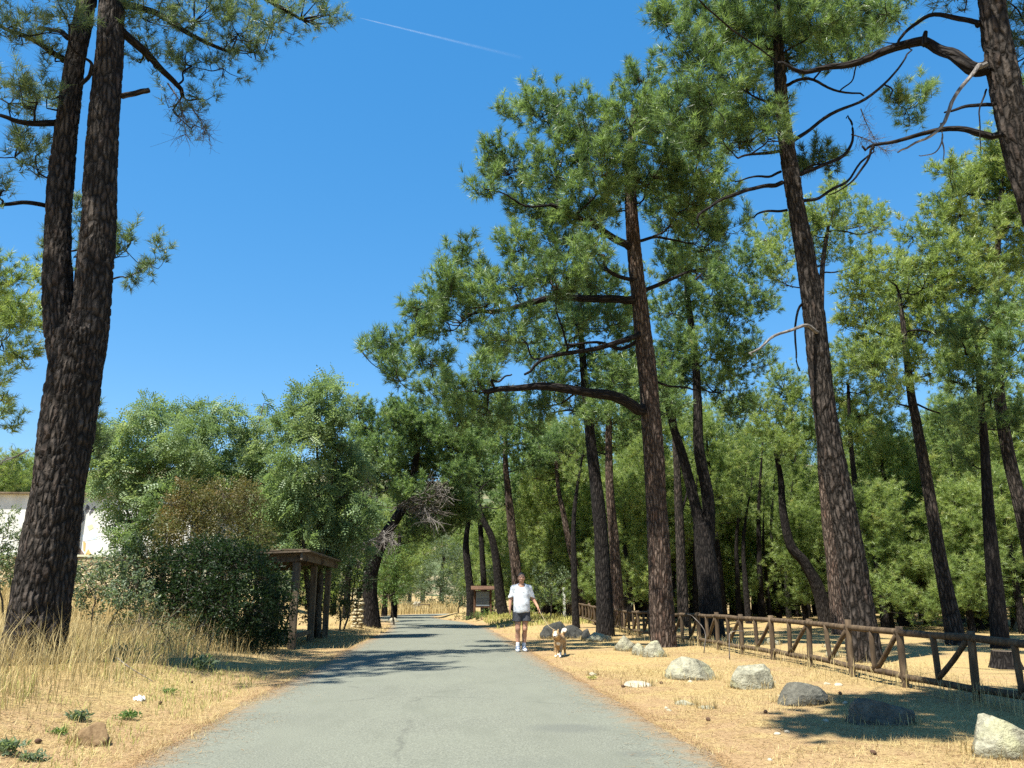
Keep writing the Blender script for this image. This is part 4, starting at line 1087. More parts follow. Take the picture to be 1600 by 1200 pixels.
# tall dry grass on the left bank
mb = MB()
x, y = scatter(40000, -13, -3.0, 4.0, 23, 1.0)
dens = S((-x - 3.1) / 2.2) * (.35 + .9 * (vnoise(x * .8, y * .8, 3) > .35)) * S((y - 3.5) / 3)
k = rng.uniform(size=len(x)) < dens; x, y = x[k], y[k]
cl = vnoise(x * 1.4, y * 1.4, 8)
h = (.16 + .42 * S((-x - 3.6) / 1.8)) * (.5 + .9 * cl) * rng.uniform(.6, 1.3, len(x))
blades(mb, x, y, h, rng.uniform(.004, .009, len(x)), rng.uniform(.1, .75, len(x)), .55 + .25 * (cl - .5) + rng.normal(0, .18, len(x)), rng)
x, y = scatter(16000, -18, -6, 20, 33); k = rng.uniform(size=len(x)) < .4 + .8 * (vnoise(x * .6, y * .6, 4) - .3); x, y = x[k], y[k]
blades(mb, x, y, rng.uniform(.3, .8, len(x)), rng.uniform(.012, .022, len(x)), rng.uniform(.1, .7, len(x)), rng.normal(.45, .2, len(x)), rng)
# seed-headed stalks
x, y = scatter(2600, -9, -3.8, 6, 20); h = rng.uniform(.55, .95, len(x)) * S((-x - 2.8) / 2)
blades(mb, x, y, h, rng.uniform(.005, .008, len(x)), rng.uniform(.2, .7, len(x)), rng.normal(.7, .15, len(x)), rng)
tag(mb.build('tall_dry_grass', M['dry_grass']), 'tall straw coloured grass growing on the bank round the twin pine', kind='stuff')
# short dry grass: both verges and the forest floor
mb = MB()
for n_, x0, x1, y0, y1, pw, hh, dn in ((60000, 2.15, 8.5, 4.2, 15, 1.3, .055, .75), (22000, 2.2, 9, 12, 34, 1.2, .07, .5), (26000, -4.8, -2.1, 3.6, 16, 1.3, .07, .85), (12000, -4.5, -2.1, 14, 40, 1.2, .12, .8), (30000, 7.5, 32, 9, 50, 1.2, .13, .55)):
    x, y = scatter(n_, x0, x1, y0, y1, pw)
    c_ = fbm(x * .9, y * .9, 41) * 2 + .5; c2 = fbm(x * 3.3, y * 3.3, 43) * 2 + .5
    k = free_of_road(x, y, -.10) & (rng.uniform(size=len(x)) < dn * S((c_ - .22) / .4)); x, y, c_, c2 = x[k], y[k], c_[k], c2[k]
    wide = 1 + np.clip((y - 10) / 14, 0, 2)
    blades(mb, x, y, hh * (.4 + 1.1 * c2) * rng.uniform(.5, 1.5, len(x)), rng.uniform(.0035, .007, len(x)) * wide, rng.uniform(.5, 1.5, len(x)), .55 + .3 * (c_ - .5) + rng.normal(0, .2, len(x)), rng, simple=True)
# clumps of taller stalks along the foot of the fence
for yc in np.arange(8.6, 30, .8):
    n_ = int(rng.uniform(10, 60)); x = 6.35 + rng.normal(0, .22, n_); y = yc + rng.normal(0, .3, n_)
    blades(mb, x, y, rng.uniform(.15, .42, n_), rng.uniform(.005, .009, n_), rng.uniform(.1, .7, n_), rng.normal(.6, .15, n_), rng)
# high straw at the outside of the bend
x, y = scatter(9000, -14, 2, 74, 95); u = road_dist(x, y); k = (u < -3.0); x, y = x[k], y[k]
blades(mb, x, y, rng.uniform(.5, 1.0, len(x)), rng.uniform(.03, .06, len(x)), rng.uniform(.1, .5, len(x)), rng.normal(.65, .15, len(x)), rng)
tag(mb.build('short_dry_grass', M['dry_grass']), 'short straw coloured grass on the verges and forest floor', kind='stuff')
mb = MB()
for n_, x0, x1, y0, y1, hh in ((9000, 2.4, 8, 34, 62, .22), (3500, -5.0, -2.6, 5, 14, .09), (2500, -9, -4, 8, 16, .3)):
    x, y = scatter(n_, x0, x1, y0, y1)
    c_ = fbm(x * .8, y * .8, 51) * 2 + .5; k = free_of_road(x, y, .05) & (c_ > .5); x, y = x[k], y[k]
    wide = 1 + np.clip((y - 10) / 10, 0, 4)
    blades(mb, x, y, hh * rng.uniform(.5, 1.4, len(x)), rng.uniform(.005, .009, len(x)) * wide, rng.uniform(.2, .9, len(x)), rng.normal(.55, .2, len(x)), rng)
tag(mb.build('green_grass', M['green_grass']), 'patchy pale green grass on the verge by the notice board', kind='stuff')
# fallen needles and straw lying on the ground
mb = MB()
for n_, x0, x1, y0, y1, pw in ((80000, 2.0, 8, 3.9, 18, 1.5), (40000, -5, -1.95, 3.4, 16, 1.4), (16000, 2.0, 8, 16, 30, 1.0)):
    x, y = scatter(n_, x0, x1, y0, y1, pw)
    c_ = fbm(x * .7, y * .7, 61) * 2 + .5
    k = free_of_road(x, y, -.22 + .2 * (c_ - .5)) & (rng.uniform(size=n_) < .25 + c_ * .9); x, y = x[k], y[k]
    blades(mb, x, y, rng.uniform(.05, .17, len(x)), rng.uniform(.003, .0065, len(x)), 0 * x, rng.normal(.5, .22, len(x)), rng, True)
# needles and straw drifted onto the tarmac along its edges
n_ = 26000; y = 3.6 + 26 * rng.uniform(size=n_) ** 1.5; e = rng.exponential(.16, n_); sd_ = np.where(rng.uniform(size=n_) < .5, -1, 1)
patch = fbm(y * .9, sd_ * 7.0, 71) * 2 + .5; k = (e < .9) & (rng.uniform(size=n_) < .25 + patch); y, e, sd_ = y[k], e[k], sd_[k]
u_ = HALF + .17 * S((15 - y) / 6) + .02 - e; x = -.05 + sd_ * u_
blades(mb, x, y, rng.uniform(.03, .13, len(x)), rng.uniform(.003, .006, len(x)), 0 * x, rng.normal(.45, .25, len(x)), rng, True, base_z(x, y) + .020 - .022 * (u_ / 2.3) ** 2.2 + .004)
tag(mb.build('needle_litter', M['needle_litter']), 'fallen brown pine needles and straw lying on the verges', kind='stuff')
print('grass', time.time() - T0)

# single green weeds in the dry grass
def weed(px, py, r, label, seed, leaf='shrub_grey_green', h=.16):
    g = gp(px, py); rg = np.random.default_rng(seed)
    root = MB(); n_ = 130
    a = rg.uniform(0, 6.28, n_); el = rg.uniform(.15, 1.3, n_)
    d = np.c_[np.cos(a) * np.cos(el), np.sin(a) * np.cos(el), np.sin(el)]
    pos = g + np.c_[rg.normal(0, r * .45, (n_, 2)), rg.uniform(0, h * .35, n_)]
    leaves(root, pos, d, rg.normal(.55, .2, n_), rg, (np.array([(0, .1, 0), (.10, .45, .06), (0, .8, -.12), (-.10, .45, .06)]), np.array([(0, 1, 2, 3)])), h * .62)
    tag(root.build('weed', M[leaf]), label, 'weed')
weed(122, 1128, .10, 'pale green weed growing just behind the brown stone', 1)
weed(200, 1125, .11, 'dark green weed closest to the white litter', 2, 'bush_leaves_green', .13)
weed(262, 1085, .10, 'small green weed by the road between litter and dark thicket', 3, 'bush_leaves_green', .12)
weed(12, 1180, .12, 'bluish green weed in the lower picture corner', 4, 'shrub_grey_green', .17)
weed(50, 1192, .10, 'second bluish weed beside the corner weed', 5, 'shrub_grey_green', .13)
weed(315, 1045, .22, 'spiky grey-green weed clump at the edge of the thicket shade', 6, 'shrub_grey_green', .30)
weed(190, 1030, .25, 'leafy weed clump in the shaded grass beside the twin pine', 7, 'shrub_grey_green', .32)
weed(90, 1150, .06, 'tiny green weed left of the brown stone', 8, 'bush_leaves_green', .10)
weed(925, 1062, .07, 'yellow-green weed on the road edge in front of the dog', 9, 'green_grass', .09)

# ------------------------------------------------------------------ rocks
n = N('granite')
p = n.geo()
f1 = n.noise(p, 9, 6, .7); f2 = n.noise(p, 38, 4, .6); f3 = n.noise(p, 3.2, 4)
c = n.ramp(f1, [(.32, (.12, .112, .08)), (.5, (.255, .242, .172)), (.68, (.40, .38, .275))])
c = n.mix(n.mrange(f2, .52, .68, 0, .6), c, (.14, .135, .10))
c = n.mix(n.mrange(f3, .52, .66, 0, .55), c, (.40, .39, .22))
M['granite'] = n.principled(c, .93, n.bump(n.math('ADD', f1, n.math('MULTIPLY', f2, .4)), .05, 1.0), .15)
n = N('granite_dark')  # darker granite: some of the shadow on the boulders is in the colour
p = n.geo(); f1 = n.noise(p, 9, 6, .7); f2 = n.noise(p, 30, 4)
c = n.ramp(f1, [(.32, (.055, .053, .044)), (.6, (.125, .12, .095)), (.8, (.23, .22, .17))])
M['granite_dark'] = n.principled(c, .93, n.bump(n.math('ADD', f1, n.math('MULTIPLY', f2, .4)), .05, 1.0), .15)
n = N('granite_shaded')  # granite with tree shade put into its colour, for the stones behind the dog
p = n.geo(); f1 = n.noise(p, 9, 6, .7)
M['granite_shaded'] = n.principled(n.ramp(f1, [(.32, (.022, .023, .022)), (.7, (.075, .075, .066))]), .9, n.bump(f1, .05, 1.0), .15)
n = N('brown_stone')
p = n.geo(); f1 = n.noise(p, 24, 6, .7)
M['brown_stone'] = n.principled(n.ramp(f1, [(.3, (.10, .062, .032)), (.7, (.25, .17, .09))]), .95, n.bump(f1, .01, .8), .1)
n = N('white_stone')
p = n.geo(); f1 = n.noise(p, 24, 6, .7)
M['white_stone'] = n.principled(n.ramp(f1, [(.3, (.26, .235, .17)), (.7, (.44, .40, .30))]), .95, n.bump(f1, .01, .8), .1)

def ico(level):
    import bmesh
    bm = bmesh.new(); bmesh.ops.create_icosphere(bm, subdivisions=level, radius=1.0)
    V = np.array([v.co[:] for v in bm.verts]); F = np.array([[v.index for v in f.verts] for f in bm.faces]); bm.free()
    return V, F
ICO5 = ico(5); ICO4 = ico(4); ICO3 = ico(3)

ROCKS = []
def rock(px, py, wpx, hpx, label, seed, mat='granite', depth=.8, name='boulder', flatc=5, cat='boulder', tilt=0.0, lvl=None):
    """a boulder: py is the row where it meets the ground, wpx and hpx its size in the photograph"""
    g = gp(px, py); m = float((g - CAM) @ FW) / FPX; rg = np.random.default_rng(seed)
    V, F = lvl or (ICO5 if wpx > 60 else ICO4); V = V.copy()
    # planes chop the ball into facets, noise roughens it
    for _ in range(flatc + 4):
        nn = rand_dirs(rg, 1)[0]; nn[2] = abs(nn[2]) * .8; nn /= np.linalg.norm(nn); dd = rg.uniform(.55, .86)
        s_ = V @ nn - dd; V = V - np.where(s_ > 0, s_ * .93, 0)[:, None] * nn
    ext = V.max(0) - V.min(0); V = (V - (V.max(0) + V.min(0)) / 2) / ext * 2
    V = V * (1 + (.07 * noise3(V * 2.2 + seed, seed) + .035 * noise3(V * 6 + seed, seed + 2) + .018 * noise3(V * 15, seed + 4))[:, None])
    W = V * np.array([wpx * m / 2, wpx * m / 2 * depth, hpx * m * .66])
    ca, sa = math.cos(tilt), math.sin(tilt); W = np.c_[W[:, 0] * ca - W[:, 2] * sa, W[:, 1], W[:, 0] * sa + W[:, 2] * ca]
    c = g + np.array([0, wpx * m / 2 * depth * .8, 0]); c[2] = float(gz(c[:1], c[1:2])[0]) + hpx * m * .20
    b = MB(); b.add(W, F)
    if wpx > 15: ROCKS.append((c.copy(), wpx * m / 2, wpx * m / 2 * depth))
    o = b.build(name, M[mat], None, True); o.location = [float(q) for q in c]; tag(o, label, cat)
    return o
rock(868, 999, 46, 30, 'dark shaded boulder directly behind the dog', 201, 'granite_shaded', .8)
rock(897, 998, 44, 24, 'low dark boulder wedged beside the shaded boulder behind the dog', 202, 'granite_shaded', .9)
rock(917, 1000, 18, 20, 'small dark upright stone in front of the black pine trunk', 203, 'granite_shaded', .8)
rock(938, 1003, 46, 16, 'flat-topped pale boulder in front of the black pine trunk', 204, 'granite', .8)
rock(980, 1018, 34, 26, 'rounded pale boulder left of the stone pair', 205, 'granite', .9)
rock(1002, 1024, 24, 22, 'small pale stone leaning on the bigger block by the reddish pine', 206, 'granite', .9)
rock(1026, 1027, 40, 29, 'squarish pale boulder right at the foot of the reddish pine', 207, 'granite', .8, flatc=7)
rock(1086, 1063, 82, 38, 'long pale lichen-covered boulder in the middle of the boulder row', 208, 'granite', .6)
rock(1181, 1077, 70, 42, 'big rounded lichen-grey boulder standing in full sun', 209, 'granite', .8)
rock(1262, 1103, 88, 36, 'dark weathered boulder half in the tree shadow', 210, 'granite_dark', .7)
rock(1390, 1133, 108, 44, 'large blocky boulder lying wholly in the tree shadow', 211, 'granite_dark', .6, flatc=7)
rock(1588, 1190, 104, 70, 'huge sunlit boulder cut by the picture edge', 212, 'granite', .8, flatc=6)
rock(1000, 1074, 46, 8, 'flat whitish stone sunk in the dry verge', 213, 'white_stone', 1.0, 'stone', cat='stone', lvl=ICO4)
rock(928, 1056, 16, 5, 'tiny whitish stone in the straw close to the dog', 214, 'white_stone', 1.0, 'stone', cat='stone', lvl=ICO3)
rock(1075, 1103, 34, 8, 'half-buried grey stone below the long lichen boulder', 215, 'granite', 1.0, 'stone', cat='stone', lvl=ICO4)
rock(1108, 1108, 26, 5, 'barely showing grey stone next to the half-buried one', 216, 'granite', 1.0, 'stone', cat='stone', lvl=ICO4)
rock(136, 1168, 56, 36, 'brown angular stone lying in the straw near the road edge', 217, 'brown_stone', .7, 'stone', 7, 'stone', .15)
rock(1305, 1028, 22, 14, 'pale stone at the foot of the leaning fence pine', 218, 'granite', .9, 'stone', cat='stone', lvl=ICO4)
rock(1297, 1012, 16, 9, 'small pale stone behind the fence beside the sunlit trunk', 219, 'granite', .9, 'stone', cat='stone', lvl=ICO3)
rock(1212, 1008, 22, 12, 'round pale stone on the straw beyond the fence', 220, 'granite', .9, 'stone', cat='stone', lvl=ICO4)
rock(613, 973, 16, 9, 'pale stone on the road edge below the leaning roadside pine', 221, 'white_stone', .9, 'stone', cat='stone', lvl=ICO3)
rock(1476, 1004, 26, 9, 'low grey stone at the foot of the straight sunlit pine', 222, 'granite_dark', .9, 'stone', cat='stone', lvl=ICO3)
rock(1596, 985, 24, 16, 'grey stone deep in the forest at the picture edge', 223, 'granite_dark', .9, 'stone', cat='stone', lvl=ICO3)
rg = np.random.default_rng(31)
for i_ in range(14):   # pebbles on the sunny verge
    px, py = rg.uniform(960, 1330), rg.uniform(1062, 1190)
    if px < 860 + (py - 1040) * 1.75 + 40: continue
    rock(px, py, rg.uniform(5, 12), rg.uniform(3, 5), 'small pale pebble lying on the sunny straw verge', 300 + i_, 'white_stone', 1.0, 'pebble', 3, 'pebble', 0, ICO3)['group'] = 'pebbles on the verge'

# grass caught round the feet of the boulders
mb = MB()
for c, rx, ry in ROCKS:
    n_ = int(260 * rx + 40); a = rng.uniform(0, 6.283, n_); q = rng.uniform(.86, 1.22, n_)
    x = c[0] + np.cos(a) * rx * q; y = c[1] + np.sin(a) * ry * q
    blades(mb, x, y, rng.uniform(.04, .17, n_), rng.uniform(.004, .008, n_) * (1 + max(0, c[1] - 10) / 14), rng.uniform(.2, 1.0, n_), rng.normal(.5, .2, n_), rng)
tag(mb.build('boulder_grass', M['dry_grass']), 'dry grass growing tight round the boulders', kind='stuff')
# pine cones on the verges
n = N('pine_cone'); M['pine_cone'] = n.principled((.075, .042, .024), .9)
V0, F0 = ICO3
for i_ in range(20):
    x = rng.uniform(2.5, 6.2) if i_ % 3 else rng.uniform(-3.6, -2.5); y = 4.6 + 9 * rng.uniform() ** 1.6; z = float(gz(np.array([x]), np.array([y]))[0])
    lat_ = np.arcsin(np.clip(V0[:, 2], -1, 1)); lon = np.arctan2(V0[:, 1], V0[:, 0])
    V = V0 * (1 + .16 * np.sin(lat_ * 16) * np.sin(lon * 8 + lat_ * 10))[:, None] * np.array([.021, .021, .028])
    V[:, :2] *= (1 - .35 * np.clip(V0[:, 2], 0, 1))[:, None]
    b = MB(); b.add(np.c_[V[:, 2], V[:, 1], V[:, 0]], F0); o = b.build('pine_cone', M['pine_cone'], None, True); o.location = (x, y, z + .017); o.rotation_euler = (0, rng.uniform(-.3, .3), rng.uniform(0, 6.28))
    tag(o, 'small dark pine cone lying in the straw of the boulder verge' if x > 0 else 'small dark pine cone lying in the straw left of the road', 'pine cone', 'pine cones right of the road' if x > 0 else 'pine cones left of the road')

# white litter and sticks
g = gp(217, 1096); b = MB(); rg = np.random.default_rng(4)
u, v = np.meshgrid(np.linspace(-1, 1, 9), np.linspace(-1, 1, 9))
z = .045 * (1 - (u ** 2 + v ** 2) * .4) + .02 * rg.normal(size=u.shape)
b.add(np.stack([g[0] + u * .055 + .01 * rg.normal(size=u.shape), g[1] + v * .05, g[2] + np.maximum(z, .004)], -1).reshape(-1, 3), np.stack([np.arange(8)[:, None] * 9 + np.arange(8)[None] + k for k in (0, 1, 10, 9)], -1).reshape(-1, 4))
n = N('crumpled_paper'); tag(b.build('litter', n.principled((.82, .82, .80), .6)), 'crumpled white paper litter lying in the dry grass', 'litter')
def stick(pts, r, label, mat='grey_twig', name='fallen_stick'):
    b = MB(); b.tube(crom(pts, 12), np.linspace(r, r * .4, 12), 6, .5, True, .1); tag(b.build(name, M[mat], None, True), label, 'stick')
g1, g2, g3 = gp(180, 1050), gp(205, 1058), gp(240, 1068)
stick([g1 + [0, 0, .18], g2 + [0, 0, .10], g3 + [0, 0, .02]], .010, 'pale fallen stick leaning in the grass near the white litter')
g1, g2, g3 = gp(1150, 1022), gp(1128, 985), gp(1105, 1030)
q = on_ground(1100, 17.5); stick([q + [0, 0, .02], q + [.05, 0, .45], q + [-.15, .1, .75], q + [-.28, .1, .82]], .012, 'thin pale dead sapling bent in front of the fence')
q = on_ground(1140, 16.0); stick([q + [0, 0, .0], q + [.02, 0, .35], q + [.12, .1, .52], q + [.6, .2, .52]], .011, 'hooked pale dead stem beside the fence rail')
q = gp(862, 962)
for i_, (dx, dz, a) in enumerate(((-.5, .12, .2), (-.1, .2, -.3), (.3, .1, .5), (.1, .34, .1))):
    stick([q + [dx - .6, i_ * .12, dz], q + [dx, i_ * .12 + .1, dz + .06], q + [dx + .6, i_ * .12 + a, dz + .02]], .06, ['pale cut log at the front of the brush pile behind the walker', 'grey log in the middle of the brush pile', 'short log at the fence end of the brush pile', 'topmost log of the brush pile behind the walker'][i_], 'grey_twig', 'cut_log')
print('rocks', time.time() - T0)

# ------------------------------------------------------------------ timber things
def wood(name, a, b_, c_, scale=1.0, vec='Object'):
    n = N(name); p = n.geo()
    g1 = n.noise(n.mapping(p, (14 * scale, 14 * scale, 3 * scale)), 1, 5, .6); g2 = n.noise(p, 2.5, 3); g3 = n.noise(p, 60, 3)
    c = n.ramp(g1, [(.3, a), (.55, b_), (.75, c_)])
    c = n.mix(n.mrange(g2, .45, .7, 0, .45), c, a)
    M[name] = n.principled(c, .85, n.bump(n.math('ADD', g1, n.math('MULTIPLY', g3, .3)), .006, .8), .2)
wood('fence_wood', (.040, .028, .018), (.092, .064, .038), (.17, .125, .076))
wood('shelter_wood', (.060, .045, .031), (.13, .098, .066), (.21, .165, .112))
wood('sign_wood', (.045, .026, .017), (.10, .055, .034), (.16, .09, .055))

# the fence: log posts, balusters, braces and two rails, all separate
FX = 6.5; SP = 1.55; Y0 = 11.26 - 4 * SP
fz = lambda y: float(gz(np.array([FX]), np.array([y]))[0])
fence = empty('wooden_fence', (FX, 11.26, fz(11.26)), 'brown log fence with diagonal braces running along the verge', 'fence')
rg = np.random.default_rng(8)
def log(parent, name, a, b2, r, sides=10):
    mb = MB(); a = np.array(a, float); b2 = np.array(b2, float)
    mid = (a + b2) / 2 + rg.normal(0, .006, 3)
    mb.tube(crom([a, mid, b2], 7), r * (1 + rg.normal(0, .03, 7)), sides, .5, True, .05, int(rg.integers(50)))
    return mb.build(name, M['fence_wood'], parent, True)
npan = 24
for i_ in range(npan):
    y0 = Y0 + i_ * SP; y1 = y0 + SP; ym = y0 + SP / 2
    z0, z1, zm = fz(y0), fz(y1), fz(ym); j = lambda s_: rg.normal(0, s_)
    x0 = FX + .05 * math.sin(i_ * 1.3); x1 = FX + .05 * math.sin((i_ + 1) * 1.3); xm = (x0 + x1) / 2
    hi = .82
    log(fence, 'post', (x0 + j(.01), y0 + j(.02), z0 - .15), (x0 + j(.015), y0 + j(.015), z0 + hi + j(.015)), .050)
    log(fence, 'top_rail', (x0 + .004, y0 - .06, z0 + .745 + j(.008)), (x1 + .004, y1 + .06, z1 + .745 + j(.008)), .046)
    log(fence, 'bottom_rail', (x0 + .004, y0 - .05, z0 + .16 + j(.01)), (x1 + .004, y1 + .05, z1 + .16 + j(.01)), .044)
    log(fence, 'baluster', (xm, ym + j(.02), zm + .165), (xm, ym + j(.02), zm + .74), .040)
    log(fence, 'brace', (xm + .003, ym - .05, zm + .21), (x0 - .003, y0 + .06, z0 + .70), .036)
log(fence, 'post', (FX, Y0 + npan * SP, fz(Y0 + npan * SP) - .15), (FX, Y0 + npan * SP, fz(Y0 + npan * SP) + .8), .05)

# wooden shelter
sx0, sx1, sy0, sy1 = -6.3, -3.5, 20.3, 26.0
sz = float(gz(np.array([-3.6]), np.array([21.]))[0])
sh = empty('wooden_shelter', ((sx0 + sx1) / 2, (sy0 + sy1) / 2, sz), 'brown open-sided wooden shelter with thick square posts beside the road', 'shelter')
def bx(parent, name, c, size, mat, jit=.006, rz=0, seed=0):
    b = MB(); b.box(c, size, rz, .5, jit, seed); o = b.build(name, M[mat], parent)
    m = o.modifiers.new('b', 'BEVEL'); m.width = min(size) * .10; m.segments = 2
    return o
rz_ = lambda x: sz + 2.02 + (x - sx1) * .045       # roof falls away from the road
for yy in (sy0, 23.1, sy1):
    for xx in (sx1, sx0):
        bx(sh, 'post', (xx, yy, sz + (rz_(xx) - sz) / 2 - .1), (.17, .17, rz_(xx) - sz + .18), 'shelter_wood', .006, 0, int(yy * 7 + xx))
for yy in (sy0 - .04, 23.1, sy1 + .04):
    b = MB(); b.box((0, 0, 0), (sx1 - sx0 + .45, .10, .14)); 
    V = b.v[0]; V[:, 2] += V[:, 0] * .045; b.v[0] = V + np.array([(sx0 + sx1) / 2 + .05, yy, rz_((sx0 + sx1) / 2) + .085], np.float32)
    b.build('cross_beam', M['shelter_wood'], sh)
for xx in (sx0 - .02, sx1 + .16):
    bx(sh, 'fascia_board', (xx, (sy0 + sy1) / 2, rz_(xx) + .12), (.05, sy1 - sy0 + .7, .18), 'shelter_wood', .004, 0, 3)
rf = MB(); rf.box((0, 0, 0), (sx1 - sx0 + .62, sy1 - sy0 + .8, .04)); V = rf.v[0]; V[:, 2] += V[:, 0] * .045
rf.v[0] = V + np.array([(sx0 + sx1) / 2 + .06, (sy0 + sy1) / 2, rz_((sx0 + sx1) / 2) + .235], np.float32)
roof = rf.build('roof', M['shelter_wood'], sh)
n = N('roof_shingle'); p = n.geo(); f = n.noise(p, 6, 4)
M['roof_shingle'] = n.principled(n.ramp(f, [(.3, (.09, .07, .045)), (.7, (.22, .17, .11))]), .9, n.bump(f, .01), .1)
k = 0
for iy in range(20):
    for ix in range(5):
        x = sx1 + .28 - ix * .62; y = sy0 - .35 + iy * .325
        b = MB(); b.box((x - .31, y + .16, rz_(x - .31) + .275 + .008 * (ix % 2) + rg.uniform(0, .012)), (.60, .31, .025), rg.normal(0, .02), .5, .006, k); k += 1
        b.build('shingle', M['roof_shingle'], roof)
bx(sh, 'bench_seat', (sx0 + .35, (sy0 + sy1) / 2, sz + .45), (.38, 4.6, .06), 'shelter_wood')
for yy in (21.4, 23.1, 24.8): bx(sh, 'bench_leg', (sx0 + .35, yy, sz + .2), (.3, .08, .44), 'shelter_wood')
for iz in range(6): bx(sh, 'back_board', (sx0 - .12, (sy0 + sy1) / 2, sz + .55 + iz * .21), (.03, sy1 - sy0 - .2, .17), 'shelter_wood', .004, 0, iz)
bx(sh, 'rail', (sx1, (sy0 + 23.1) / 2, sz + .28), (.07, 2.6, .10), 'shelter_wood')

# dark waste bins in the shelter
n = N('bin_plastic'); M['bin_plastic'] = n.principled((.018, .030, .026), .45, None, .4)
for i_, (x, y, lab) in enumerate(((-4.55, 21.5, 'dark plastic waste bin standing under the shelter roof by the front post'), (-4.75, 23.3, 'second dark waste bin further back under the shelter roof'))):
    z = float(gz(np.array([x]), np.array([y]))[0])
    bn = empty('waste_bin', (x, y, z), lab, 'waste bin')
    b = MB(); V = np.array([[sx_ * (.26 if q == 0 else .36), sy_ * (.26 if q == 0 else .34), .06 + q * .92] for q in (0, 1) for sy_ in (-1, 1) for sx_ in (-1, 1)]) + np.array([x, y, z])
    b.add(V, [[0, 2, 3, 1], [4, 5, 7, 6], [0, 1, 5, 4], [2, 6, 7, 3], [0, 4, 6, 2], [1, 3, 7, 5]]); o = b.build('body', M['bin_plastic'], bn); o.modifiers.new('b', 'BEVEL').width = .03
    b = MB(); b.box((x, y, z + 1.02), (.80, .76, .07)); o = b.build('lid', M['bin_plastic'], bn); o.modifiers.new('b', 'BEVEL').width = .025
    for sx_ in (-.24, .24):
        b = MB(); b.tube([(x + sx_ - .03, y + .27, z + .09), (x + sx_ + .03, y + .27, z + .09)], .09, 14); b.build('wheel', M['bin_plastic'], bn)

# ------------------------------------------------------------------ masonry
n = N('white_render'); p = n.geo(); f = n.noise(n.mapping(p, (1, 1, .25)), 1.6, 5)
M['white_render'] = n.principled(n.ramp(f, [(.3, (.50, .50, .45)), (.6, (.76, .76, .72))]), .9, None, .2)
n = N('pale_pilaster'); M['pale_pilaster'] = n.principled((.56, .56, .40), .9, None, .2)
n = N('stone_wall'); p = n.geo()
vo = n.node('ShaderNodeTexVoronoi', feature='DISTANCE_TO_EDGE'); vo.inputs['Scale'].default_value = 1; mp = n.mapping(p, (4.2, 4.2, 7.5)); n.L(mp, vo.inputs['Vector'])
vc = n.node('ShaderNodeTexVoronoi', feature='F1'); vc.inputs['Scale'].default_value = 1; n.L(mp, vc.inputs['Vector'])
sep = n.node('ShaderNodeSeparateColor'); n.L(vc.outputs['Color'], sep.inputs[0])
c = n.ramp(sep.outputs[0], [(0, (.30, .24, .14)), (.5, (.44, .37, .22)), (1, (.52, .45, .30))])
c = n.mix(n.mrange(vo.outputs['Distance'], 0, .08), (.22, .17, .10), c)
M['stone_wall'] = n.principled(c, .95, n.bump(n.mrange(vo.outputs['Distance'], 0, .2), .04), .1)
n = N('dark_glass'); M['dark_glass'] = n.principled((.012, .016, .018), .12, None, .5)
for nm, cc in (('paint_dark', (.10, .10, .11)), ('paint_brown', (.22, .15, .12)), ('paint_yellow', (.66, .68, .38)), ('paint_orange', (.66, .42, .16)), ('paint_blue', (.62, .72, .80))):
    n = N(nm); M[nm] = n.principled(cc, .8)
BY = 34.0
A_ = lambda x, y, d=0.0: at(x, y, BY + d)
gl = on_ground(110, BY)[2]
tl = A_(0, 772)[2]; stone_top = A_(130, 868)[2]
xl, xr = A_(-240, 800)[0], A_(300, 800)[0]
bd = empty('white_building', (A_(60, 900)[0], BY + 4, gl), 'low white painted building with a stone base half hidden by trees', 'building')
def wall(name, x0, x1, y0, y1, z0, z1, mat, parent=bd):
    b = MB(); b.box(((x0 + x1) / 2, (y0 + y1) / 2, (z0 + z1) / 2), (x1 - x0, y1 - y0, z1 - z0)); return b.build(name, M[mat], parent)
wall('eave', xl, xr, BY - .22, BY + 8.2, tl + .004, tl + .07, 'roof_shingle')
wx = A_(192, 850)[0]; wx2 = A_(222, 850)[0]; wz0, wz1 = A_(195, 868)[2], A_(195, 822)[2]
wall('wall', xl, wx, BY, BY + 8, stone_top, tl, 'white_render')
wall('wall', wx2, xr, BY, BY + 8, stone_top, tl, 'white_render')
wall('wall', wx, wx2, BY, BY + 8, wz1, tl, 'white_render')
wall('wall', wx, wx2, BY + .003, BY + 8, stone_top, wz0, 'white_render')
wall('base_course', xl, xr, BY - .06, BY + 8.01, gl - 1.0, stone_top - .002, 'stone_wall')
wall('ledge', xl, xr, BY - .10, BY - .058, stone_top - .05, stone_top + .03, 'pale_pilaster')
for px in (113, 330, -120): x = A_(px, 860)[0]; wall('pilaster', x - .17, x + .17, BY - .16, BY - .102, gl - .6, tl - .02, 'pale_pilaster')
w = wall('window', wx + .005, wx2 - .005, BY + .12, BY + .16, wz0, wz1, 'dark_glass')
wall('frame', wx + .001, wx + .07, BY + .05, BY + .119, wz0, wz1, 'pale_pilaster', w)
wall('sill', wx - .08, wx2 + .08, BY - .14, BY + .11, wz0 - .07, wz0 - .004, 'pale_pilaster', w)
